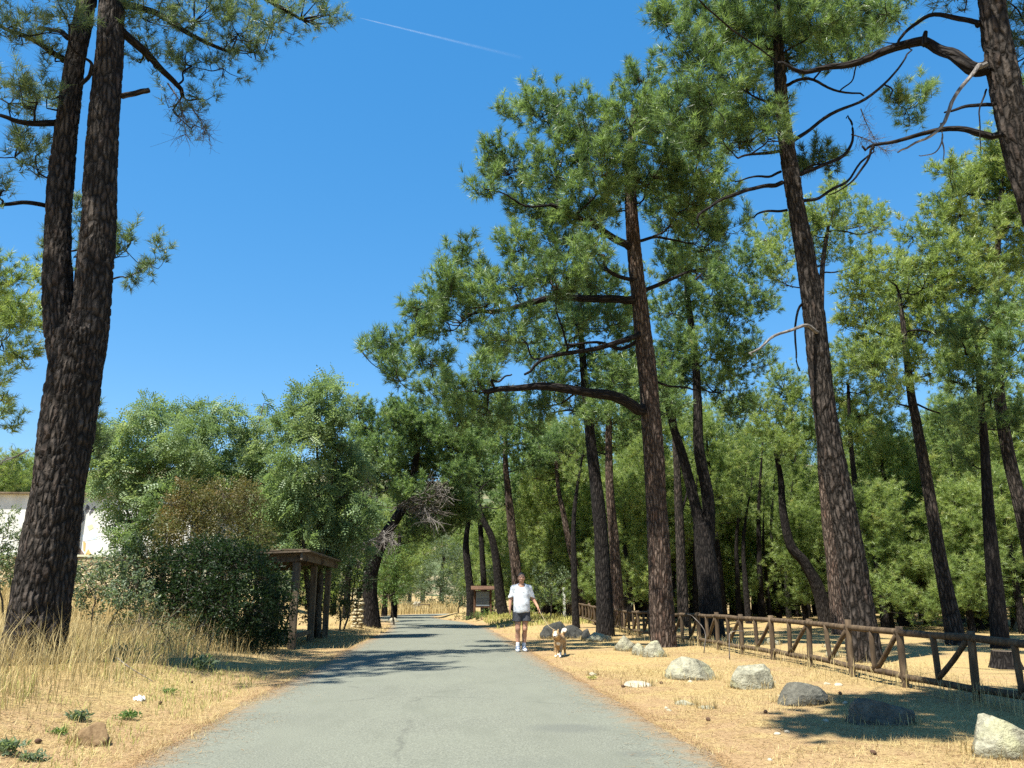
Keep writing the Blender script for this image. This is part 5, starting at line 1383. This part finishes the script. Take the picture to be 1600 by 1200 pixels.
# painted mural marks on the white wall
mu = []
def mark(pts, mat):
    P = np.array([A_(x, y, -.006) for x, y in pts]); Q = P + np.array([0, .004, 0]); k = len(P)
    b = MB(); b.add(np.vstack([P, Q]), np.array([list(range(k))])); b.add(np.vstack([P, Q]), np.array([[i_, (i_ + 1) % k, (i_ + 1) % k + k, i_ + k] for i_ in range(k)]))
    b.build('painted_mark', M[mat], bd)
mark([(121, 862), (124, 855), (132, 866), (128, 869), (122, 869)], 'paint_brown')
mark([(130, 845), (134, 848), (133, 862), (130, 860)], 'paint_orange')
mark([(132, 868), (138, 858), (143, 866), (140, 870)], 'paint_orange')
mark([(136, 788), (140, 792), (139, 799), (135, 803), (133, 797)], 'paint_dark')
mark([(143, 795), (149, 790), (149, 796), (144, 800), (140, 806), (139, 801)], 'paint_dark')
mark([(126, 800), (131, 797), (132, 812), (127, 818)], 'paint_dark')
mark([(136, 822), (144, 819), (146, 825), (139, 829)], 'paint_yellow')
mark([(128, 836), (150, 834), (152, 842), (130, 846)], 'paint_blue')

# dry-stone pillar by the roadside pine
def stone_stack(name, g, nx, nz, w, d, h, label, cat, seed, mat='stone_wall'):
    rg = np.random.default_rng(seed); root = empty(name, g, label, cat)
    V0, F0 = ico(2)
    for iz in range(nz):
        for ix in range(nx):
            V = np.sign(V0) * np.abs(V0) ** .55
            V = V * (1 + .12 * noise3(V0 * 1.7 + rg.uniform(0, 50), 3))[:, None] * np.array([w / nx * .52, d * .5, h / nz * .54])
            c = g + np.array([(ix + .5 + .25 * (iz % 2) - .12) * w / nx - w / 2 + rg.normal(0, .01), rg.normal(0, .02), (iz + .5) * h / nz - .03])
            b = MB(); b.add(V + c, F0); b.build('stone', M[mat], root, True)
    return root
g = on_ground(558, 33.5); stone_stack('stone_pillar', g, 2, 9, .44, .4, 1.15, 'sunlit dry-stone pillar between the shelter and the leaning roadside pine', 'pillar', 5)
g = on_ground(651, 86); stone_stack('stone_pillar', g, 2, 6, .7, .6, .95, 'far whitish stone gatepost on the outside of the road bend', 'pillar', 6, 'white_stone')
g = on_ground(1417, 44); stone_stack('stone_block', g, 3, 6, 1.35, 1.0, 1.5, 'square pale stone structure standing in the forest clearing', 'stone structure', 7)
g = on_ground(662, 85)
rails = empty('wooden_gate', g, 'small far wooden gate beside the stone gatepost at the bend', 'gate')
for dx in (-.55, .55): log(rails, 'post', g + [dx, 0, -.1], g + [dx, 0, .9], .06)
for dz in (.45, .8): log(rails, 'rail', g + [-.6, -.07, dz], g + [.6, -.07, dz], .045)

# stump
g = gp(1572, 1045); b = MB(); th = np.arange(20) / 20 * 6.283
st = empty('tree_stump', g, 'short dark tree stump on the forest floor behind the fence', 'stump')
P = np.array([g - [0, 0, .1], g + [0, 0, .12], g + [0, 0, .30]])
trunk_tube(b, P, [.26, .21, .19], 20, .05, 0, 3, .3, top_close=False); b.build('trunk', M['pine_bark_dark'], st, True)
b = MB(); b.tube([g + [0, 0, .27], g + [0, 0, .297]], .185, 20, .5); b.build('cut_face', M['shelter_wood'], st)

# notice board
g = on_ground(754, 50); g = g + np.array([0, 0, 0.])
sb = empty('notice_board', g, 'dark framed wooden notice board with a little roof and grey panel', 'notice board')
for dx in (-.50, .50): bx(sb, 'post', (g[0] + dx, 50, g[2] + .78), (.11, .11, 1.6), 'sign_wood')
bx(sb, 'board', (g[0], 50.0, g[2] + 1.0), (.92, .05, .98), 'sign_wood')
n = N('sign_sheet'); M['sign_sheet'] = n.principled((.16, .19, .22), .4)
n = N('sign_text'); M['sign_text'] = n.principled((.07, .09, .13), .6)
pn = bx(sb, 'panel', (g[0], 49.967, g[2] + 1.02), (.80, .012, .84), 'sign_sheet', 0)
rg2 = np.random.default_rng(3)
for iz in range(4):
    x = -.33
    while x < .28:
        w_ = rg2.uniform(.05, .16); bx(pn, 'printed_line', (g[0] + x + w_ / 2, 49.957, g[2] + 1.02 - iz * .085), (w_, .004, .035), 'sign_text', 0); x += w_ + .03
for sgn in (-1, 1):
    b = MB(); b.box((0, 0, 0), (1.45, .36, .05)); V = b.v[0].copy(); V[:, 2] -= sgn * V[:, 1] * .55; b.v[0] = V + np.array([g[0], 50 + sgn * .17, g[2] + 1.66], np.float32)
    b.build('roof_board', M['sign_wood'], sb)
g = on_ground(746, 49); b = MB(); b.tube([g - [0, 0, .1], g + [0, 0, .42]], .11, 12, .5); tag(b.build('cut_post', M['fence_wood'], None, True), 'short round wooden stump post in front of the notice board', 'post')

# white marker post at the far end of the fence
g = on_ground(882, 44); mk_ = empty('marker_post', g, 'thin white road marker post beyond the far end of the fence', 'post')
bx(mk_, 'post', (g[0], 44, g[2] + .75), (.13, .05, 1.6), 'white_render', .002)
bx(mk_, 'back_plate', (g[0] + .2, 44.03, g[2] + 1.35), (.2, .02, .4), 'bin_plastic', 0)
print('built things', time.time() - T0)

# ------------------------------------------------------------------ the walker and the dog
class Field:
    """blends rounded limbs into one continuous skin"""
    def __init__(s, lo, hi, h):
        s.lo = np.array(lo, float); s.h = h
        s.n = np.ceil((np.array(hi) - s.lo) / h).astype(int) + 1
        s.F = np.full(s.n, .08, np.float32)
    def _sub(s, lo, hi, m):
        a = np.clip(np.floor((np.array(lo) - m - s.lo) / s.h).astype(int), 0, s.n - 1); b = np.clip(np.ceil((np.array(hi) + m - s.lo) / s.h).astype(int) + 1, 1, s.n)
        g = np.stack(np.meshgrid(*[s.lo[k] + np.arange(a[k], b[k]) * s.h for k in range(3)], indexing='ij'), -1).astype(np.float32)
        return tuple(slice(a[k], b[k]) for k in range(3)), g
    def _mix(s, sl, d, k):
        f = s.F[sl]
        if k > 0:
            h = np.clip(.5 + .5 * (d - f) / k, 0, 1); s.F[sl] = d * (1 - h) + f * h - k * h * (1 - h)
        else: s.F[sl] = np.minimum(f, d)
    def cap(s, a, b, r0, r1=None, k=.02):
        r1 = r0 if r1 is None else r1; a = np.array(a, float); b = np.array(b, float); R = max(r0, r1)
        sl, g = s._sub(np.minimum(a, b), np.maximum(a, b), R + .09)
        ab = b - a; t = np.clip(((g - a) @ ab) / max(ab @ ab, 1e-9), 0, 1)
        d = np.linalg.norm(g - (a + t[..., None] * ab), axis=-1) - (r0 + (r1 - r0) * t); s._mix(sl, d, k)
    def chain(s, pts, rad, k=.02):
        for i_ in range(len(pts) - 1): s.cap(pts[i_], pts[i_ + 1], rad[i_], rad[i_ + 1], k)
    def ell(s, c, r, k=.02):
        c = np.array(c, float); r = np.array(r, float); sl, g = s._sub(c - r, c + r, .09)
        q = (g - c) / r; l = np.linalg.norm(q, axis=-1); d = (l - 1) * l / np.maximum(np.linalg.norm(q / r, axis=-1), 1e-6); s._mix(sl, d, k)
    def cut(s, c, nn):
        """keep only what lies behind the plane"""
        g = np.stack(np.meshgrid(*[s.lo[k] + np.arange(s.n[k]) * s.h for k in range(3)], indexing='ij'), -1)
        s.F = np.maximum(s.F, (g - np.array(c)) @ nrm(np.array([nn], float))[0])
    def grid(s): return np.stack(np.meshgrid(*[s.lo[k] + np.arange(s.n[k]) * s.h for k in range(3)], indexing='ij'), -1)
    def mesh(s):
        F = s.F; ins = F < 0; nx, ny, nz = F.shape
        acc = np.zeros((nx - 1, ny - 1, nz - 1, 3)); cnt = np.zeros((nx - 1, ny - 1, nz - 1))
        cor = [(i_, j, k) for i_ in (0, 1) for j in (0, 1) for k in (0, 1)]
        def C(A, o): return A[o[0]:nx - 1 + o[0], o[1]:ny - 1 + o[1], o[2]:nz - 1 + o[2]]
        for o in cor:
            for ax in range(3):
                if o[ax]: continue
                e = list(o); e[ax] = 1; e = tuple(e)
                fa, fb = C(F, o), C(F, e); m = (C(ins, o) != C(ins, e)); t = np.where(m, fa / np.where(m, fa - fb, 1), 0)
                for ax2 in range(3): acc[..., ax2] += np.where(m, o[ax2] + (t if ax2 == ax else 0), 0)
                cnt += m
        act = cnt > 0; idx = -np.ones(act.shape, int); idx[act] = np.arange(act.sum())
        cell = np.argwhere(act); V = s.lo + (cell + acc[act] / cnt[act][:, None]) * s.h
        Q = []
        for ax in range(3):
            u, v = (ax + 1) % 3, (ax + 2) % 3
            sa = [slice(None)] * 3; sb_ = [slice(None)] * 3; sa[ax] = slice(0, -1); sb_[ax] = slice(1, None)
            a, b = ins[tuple(sa)], ins[tuple(sb_)]; e = np.argwhere(a != b)
            e = e[(e[:, u] > 0) & (e[:, v] > 0) & (e[:, u] < F.shape[u] - 1) & (e[:, v] < F.shape[v] - 1)]
            fl = a[tuple(e.T)]
            q = []
            for du, dv in ((-1, -1), (0, -1), (0, 0), (-1, 0)):
                c = e.copy(); c[:, u] += du; c[:, v] += dv; q.append(idx[tuple(c.T)])
            q = np.stack(q, -1); q[~fl] = q[~fl][:, ::-1]; Q.append(q)
        Q = np.concatenate(Q); return V, Q[(Q >= 0).all(1)]

def flesh(name, V, Q, mat, parent, org, var=.5):
    b = MB(); b.add(V + np.array(org), Q, var); return b.build(name, M[mat] if isinstance(mat, str) else mat, parent, True)

n = N('skin'); v = n.attr('var').outputs['Fac']
M['skin'] = n.principled(n.ramp(v, [(0, (.03, .022, .02)), (.25, (.24, .10, .075)), (.5, (.42, .225, .140)), (1, (.48, .27, .17))]), .55, None, .3)
n = N('white_cotton'); p = n.geo(); f = n.noise(n.mapping(p, (9, 9, 14)), 1, 3, .5, .6)
M['white_cotton'] = n.principled((.58, .60, .62), .9, n.bump(f, .012, .6), .1)
n = N('grey_shorts'); p = n.geo(); f = n.noise(n.mapping(p, (14, 14, 7)), 1, 3)
M['grey_shorts'] = n.principled((.055, .058, .066), .85, n.bump(f, .03, .7), .15)
n = N('hair'); p = n.geo(); f = n.noise(n.mapping(p, (90, 90, 40)), 1, 3)
M['hair'] = n.principled(n.ramp(f, [(.3, (.05, .04, .035)), (.7, (.16, .13, .11))]), .6, n.bump(f, .006), .3)
n = N('trainers'); v = n.attr('var').outputs['Fac']
M['trainers'] = n.principled(n.ramp(v, [(0, (.72, .74, .76)), (.45, (.55, .60, .66)), (.55, (.035, .055, .10)), (1, (.055, .085, .15))]), .6)
n = N('leash'); M['leash'] = n.principled((.30, .24, .14), .7)

# walker faces the camera (local -Y), stands on the road
wp = gp(815, 1021); wp[2] = float(base_z(wp[0], wp[1])) + .006
man = empty('person', wp, 'person in white t-shirt and dark shorts walking up the road holding a leash', 'person')
B = Field((-.42, -.34, -.02), (.54, .28, 1.78), .009)
B.ell((0, .0, 1.25), (.165, .105, .21), .04); B.ell((0, -.02, 1.03), (.155, .115, .17), .05); B.ell((0, .01, .90), (.165, .115, .12), .05)
B.chain([(-.15, .01, 1.385), (0, .01, 1.42), (.15, .01, 1.385)], [.06, .06, .06], .05)
B.cap((0, .015, 1.42), (0, -.005, 1.54), .056, .052, .03)
B.ell((0, -.005, 1.62), (.074, .093, .105), .02); B.ell((0, -.045, 1.555), (.052, .052, .058), .03)
B.cap((0, -.095, 1.625), (0, -.118, 1.588), .010, .015, .012); B.cap((-.022, -.094, 1.548), (.022, -.094, 1.548), .008, .008, .008)
for s_ in (-1, 1):
    B.ell((s_ * .077, .01, 1.605), (.010, .022, .032), .006); B.cap((s_ * .018, -.092, 1.645), (s_ * .046, -.082, 1.645), .010, .008, .01)
    B.cap((s_ * .05, -.07, 1.60), (s_ * .03, -.085, 1.595), .018, .014, .02)
# arms
B.chain([(-.185, .01, 1.40), (-.245, .02, 1.15), (-.272, -.03, .93)], [.056, .042, .028], .02)
B.chain([(.185, .01, 1.40), (.262, .03, 1.17), (.365, -.10, .97)], [.056, .042, .028], .02)
def hand(wrist, down, fwd, out, curl):
    wrist, down, fwd, out = [np.array(q, float) for q in (wrist, down, fwd, out)]
    pc = wrist + down * .045
    for o in (-.026, -.009, .009, .026): B.cap(wrist + fwd * o * .5, pc + fwd * o + down * .035, .014, .012, .01)
    for o, L_ in ((-.030, .062), (-.010, .076), (.010, .082), (.030, .068)):
        k0 = pc + fwd * o + down * .045; k1 = k0 + (down * (1 - curl * .4) + out * curl * .6) * L_ * .5; k2 = k1 + (down * (1 - curl) + out * curl) * L_ * .5
        B.chain([k0, k1, k2], [.0095, .0088, .0075], .003)
    t0 = wrist + down * .02 + fwd * .024; t1 = t0 + fwd * .032 + down * .025 + out * .012; B.chain([t0, t1, t1 + down * .034 + out * .012], [.013, .0105, .0085], .006)
hand((-.272, -.035, .92), (0, -.12, -.99), (0, -.99, .1), (.95, .1, 0), .35)
hand((.37, -.105, .962), (.42, -.30, -.85), (-.35, -.9, .15), (-.85, .1, -.4), .85)
# legs
for s_, kx, ky, ax, ay in ((-1, -.088, -.045, -.088, -.03), (1, .078, .0, .062, .06)):
    B.chain([(s_ * .088, .0, .88), (kx, ky, .49)], [.088, .056], .03); B.chain([(kx, ky, .49), (ax * .5 + kx * .5, ky * .4 + ay * .6 + .03, .34), (ax, ay, .10)], [.053, .053, .036], .025)
    B.cap((kx, ky - .03, .50), (kx, ky - .03, .47), .034, .032, .02); B.chain([(ax, ay, .09), (ax + s_ * .01, ay - .10, .035), (ax + s_ * .015, ay - .17, .03)], [.038, .036, .028], .02)
V, Q = B.mesh()
var = np.full(len(V), .55)
for s_ in (-1, 1): var[np.linalg.norm(V - np.array([s_ * .031, -.088, 1.628]), axis=1) < .0125] = .0
var[(np.abs(V[:, 2] - 1.548) < .007) & (V[:, 1] < -.088) & (np.abs(V[:, 0]) < .026)] = .3
body = flesh('body', V, Q, 'skin', man, wp, var)
# t-shirt
Fd = Field((-.36, -.22, .74), (.38, .22, 1.55), .011)
Fd.ell((0, 0, 1.25), (.195, .135, .235), .05); Fd.ell((0, -.02, 1.03), (.195, .148, .22), .06); Fd.ell((0, -.005, .90), (.200, .145, .16), .06)
Fd.chain([(0, .01, 1.425), (-.17, .01, 1.385)], [.075, .075], .05); Fd.chain([(0, .01, 1.425), (.17, .01, 1.385)], [.075, .075], .05)
Fd.chain([(-.178, .01, 1.38), (-.238, .016, 1.12)], [.072, .074], .03); Fd.chain([(.178, .01, 1.38), (.258, .022, 1.12)], [.072, .074], .03)
G = Fd.grid()
wr = .004 * np.sin(G[..., 2] * 34 + G[..., 0] * 26) * np.sin(G[..., 0] * 31 + 1) + .003 * np.sin(G[..., 0] * 60 + G[..., 2] * 19)
Fd.F = Fd.F + (wr * (G[..., 2] < 1.3)).astype(np.float32)
neck = np.linalg.norm((G - np.array([0, -.06, 1.50])) / np.array([1, 1, 1.25]), axis=-1) - .088
Fd.F = np.maximum(Fd.F, -neck)
Fd.F = np.maximum(Fd.F, .845 + .012 * np.sin(G[..., 0] * 17) - G[..., 2])
core = np.maximum(np.abs(G[..., 0]) - .21, -1)
armcut = (1.18 - G[..., 2]) - .25 * (np.abs(G[..., 0]) - .25)
Fd.F = np.where(np.abs(G[..., 0]) > .19 + .0 * G[..., 2], np.maximum(Fd.F, armcut), Fd.F)
V, Q = Fd.mesh(); flesh('t_shirt', V, Q, 'white_cotton', man, wp)
# shorts
Fd = Field((-.26, -.22, .60), (.26, .22, .98), .011)
Fd.ell((0, .0, .88), (.188, .137, .14), .03)
for s_ in (-1, 1): Fd.chain([(s_ * .095, 0, .86), (s_ * .108, -.02, .62)], [.105, .108], .025)
G = Fd.grid(); Fd.F = np.maximum(Fd.F, .655 + .01 * np.sin(G[..., 0] * 20) - G[..., 2]); Fd.F = np.maximum(Fd.F, G[..., 2] - .93)
V, Q = Fd.mesh(); flesh('shorts', V, Q, 'grey_shorts', man, wp)
# hair: a cap over the back and top of the skull
Fd = Field((-.12, -.14, 1.5), (.12, .14, 1.76), .006)
Fd.ell((0, .006, 1.632), (.081, .098, .106), .01); G = Fd.grid(); Fd.F = np.maximum(Fd.F, -(G[..., 1] + .065 + (G[..., 2] - 1.69) * 1.0)); Fd.F = np.maximum(Fd.F, 1.585 - G[..., 2] - .25 * G[..., 1])
Fd.F += (.004 * np.sin(G[..., 0] * 190) * np.sin(G[..., 1] * 170 + G[..., 2] * 140)).astype(np.float32)
V, Q = Fd.mesh(); flesh('hair', V, Q, 'hair', man, wp)
for s_, ax, ay in ((-1, -.088, -.03), (1, .062, .06)):
    Fd = Field((ax - .1, ay - .26, -.01), (ax + .1, ay + .12, .24), .006)
    Fd.chain([(ax, ay, .175), (ax, ay, .09)], [.043, .044], .01); V, Q = Fd.mesh(); flesh('sock', V, Q, 'white_cotton', man, wp)
    Fd = Field((ax - .1, ay - .30, -.01), (ax + .1, ay + .14, .16), .006)
    Fd.chain([(ax, ay + .045, .05), (ax + s_ * .008, ay - .09, .045), (ax + s_ * .018, ay - .185, .036)], [.050, .048, .037], .02); Fd.cap((ax, ay + .02, .09), (ax, ay - .02, .085), .046, .046, .02)
    G = Fd.grid(); Fd.F = np.maximum(Fd.F, .004 - G[..., 2]); V, Q = Fd.mesh()
    flesh('shoe', V, Q, 'trainers', man, wp, np.where(V[:, 2] < .028, 0., np.where((V[:, 1] - ay < -.06) & (V[:, 2] < .062), .4, np.where(np.sin((V[:, 1] - ay) * 60) > .55, .3, .9))))

# dog
dp = gp(873, 1027)
dog = empty('dog', dp, 'tan and white dog with pricked ears and curled tail trotting beside the walker', 'dog')
D = Field((-.32, -.46, -.01), (.34, .80, .72), .010)
D.ell((0, .06, .36), (.105, .17, .135), .04); D.cap((0, .05, .385), (.03, .46, .39), .100, .088, .05); D.ell((.03, .46, .37), (.095, .13, .12), .04)
D.cap((0, -.02, .42), (-.035, -.16, .50), .092, .075, .04)
D.ell((-.045, -.20, .525), (.074, .082, .070), .02); D.cap((-.05, -.26, .505), (-.058, -.345, .480), .040, .026, .02); D.cap((-.058, -.355, .488), (-.058, -.365, .486), .014, .014, .004)
for s_ in (-1, 1):
    D.chain([(-.045 + s_ * .045, -.175, .575), (-.045 + s_ * .056, -.180, .615), (-.045 + s_ * .062, -.185, .650)], [.028, .018, .005], .012); D.ell((-.045 + s_ * .055, -.175, .50), (.034, .05, .05), .02)
# legs: upright foreleg, the other one reaching forward, hind legs behind
D.chain([(-.068, .03, .30), (-.070, .05, .17), (-.068, .02, .06), (-.068, -.005, .022)], [.050, .033, .025, .027], .02); D.cap((-.068, -.01, .022), (-.068, -.05, .020), .026, .022, .01)
D.chain([(.065, .02, .30), (.060, -.06, .19), (.050, -.13, .09), (.048, -.15, .045)], [.050, .033, .026, .027], .02); D.cap((.048, -.155, .035), (.046, -.20, .028), .026, .022, .01)
D.chain([(-.03, .47, .34), (-.04, .40, .22), (-.045, .50, .13), (-.045, .48, .03)], [.072, .045, .026, .026], .02); D.cap((-.045, .48, .022), (-.045, .43, .020), .026, .022, .01)
D.chain([(.085, .47, .34), (.100, .44, .21), (.105, .56, .14), (.108, .58, .03)], [.072, .045, .026, .026], .02); D.cap((.108, .58, .022), (.108, .53, .020), .026, .022, .01)
D.chain([(.03, .56, .42), (.05, .66, .49), (.085, .66, .57), (.115, .58, .585), (.12, .52, .55)], [.035, .045, .050, .046, .028], .02)
V, Q = D.mesh(); V = V * .87
V = V + nrm(V - np.array([0, .2, .33]))* (.006 * noise3(V * 45, 3))[:, None]
Vn = V / .87
white = (np.linalg.norm((Vn - np.array([-.056, -.31, .485])) / [1, 1.3, 1], axis=1) < .082) | (Vn[:, 2] < .12) & (Vn[:, 0] > -.03) & (Vn[:, 1] < .2) | (Vn[:, 2] < .05) | (Vn[:, 2] < .255) & (np.abs(Vn[:, 1] - .2) < .15) | ((Vn[:, 1] > .5) & (Vn[:, 2] > .53)) | ((np.abs(Vn[:, 0] + .05) < .018) & (Vn[:, 1] < -.22)) | (np.linalg.norm(Vn - np.array([0, -.09, .30]), axis=1) < .05)
var = np.where(white, .95, .35 + .12 * noise3(Vn * 9, 5)); var[(Vn[:, 1] > .1) & (Vn[:, 2] > .43) & (Vn[:, 2] < .5)] -= .08
for s_ in (-1, 1): var[np.linalg.norm(Vn - np.array([-.047 + s_ * .034, -.272, .538]), axis=1) < .013] = 0
var[np.linalg.norm(Vn - np.array([-.058, -.368, .488]), axis=1) < .021] = 0
n = N('dog_coat'); v = n.attr('var').outputs['Fac']; p = n.geo(); f = n.noise(p, 120, 3)
M['dog_coat'] = n.principled(n.ramp(v, [(0, (.012, .010, .010)), (.12, (.10, .055, .03)), (.35, (.40, .265, .135)), (.6, (.52, .38, .22)), (.9, (.72, .66, .55))]), .9, n.bump(f, .012, .8), .1)
flesh('body', V, Q, 'dog_coat', dog, dp, var)
th = np.linspace(0, 2 * math.pi, 25)[:-1]
DRZ = -.22                                     # the dog comes on at a slant
c = dp + np.array([-.02, -.075, .445]) * .92; ax1 = np.array([1, 0, 0]); ax2 = np.array([0, .45, .9]); b = MB()
ring = c + .088 * (np.cos(th)[:, None] * ax1 + np.sin(th)[:, None] * ax2); b.tube(np.vstack([ring, ring[:2]]), .006, 6, .5, False); n = N('collar'); b.build('collar', n.principled((.10, .05, .03), .6), dog, True)
dog.rotation_euler = (0, 0, DRZ); q_ = c - dp; c = dp + np.array([q_[0] * math.cos(DRZ) - q_[1] * math.sin(DRZ), q_[0] * math.sin(DRZ) + q_[1] * math.cos(DRZ), q_[2]])
# leash from the hand to the collar
h0 = wp + np.array([.395, -.135, .895]); h1 = c + np.array([.02, .02, .09])
b = MB(); b.tube(crom([h0 + [-.01, .02, .03], h0, (h0 + h1) / 2 + [0, 0, -.10], h1], 24), .0055, 6, .5); tag(b.build('leash', M['leash'], None, True), 'thin leash hanging from the hand of the person to the dog collar', 'leash')

# ------------------------------------------------------------------ contrail, far up in the sky
n = N('contrail_ice'); p = n.geo()
df = n.node('ShaderNodeBsdfDiffuse'); df.inputs[0].default_value = (.9, .9, .9, 1); tr = n.node('ShaderNodeBsdfTransparent'); tl_ = n.node('ShaderNodeBsdfTranslucent'); tl_.inputs[0].default_value = (.9, .9, .9, 1)
ad = n.node('ShaderNodeMixShader'); ad.inputs[0].default_value = .5; n.L(df.outputs[0], ad.inputs[1]); n.L(tl_.outputs[0], ad.inputs[2])
mx = n.node('ShaderNodeMixShader'); n.L(n.math('MULTIPLY', n.attr('var').outputs['Fac'], n.mrange(n.noise(p, .02, 4), .3, .6, .5, 1)), mx.inputs[0]); n.L(tr.outputs[0], mx.inputs[1]); n.L(ad.outputs[0], mx.inputs[2]); n.L(mx.outputs[0], n.out.inputs[0])
b = MB(); t_ = np.linspace(0, 1, 60)
C = at(562, 28, 4200)[None] * (1 - t_)[:, None] + at(815, 90, 5200)[None] * t_[:, None]
for rr, a_ in ((1.0, .035), (.62, .045), (.32, .05)):
    b.tube(C, (3 + 12 * t_) * rr * np.minimum(1, t_ * 12 + .2), 10, np.repeat(a_ * (1 - t_) ** 1.3 + .003, 10), False)
tag(b.build('contrail', n.m, None, True), 'thin white aircraft trail fading across the blue sky', 'contrail')
print('all', time.time() - T0)
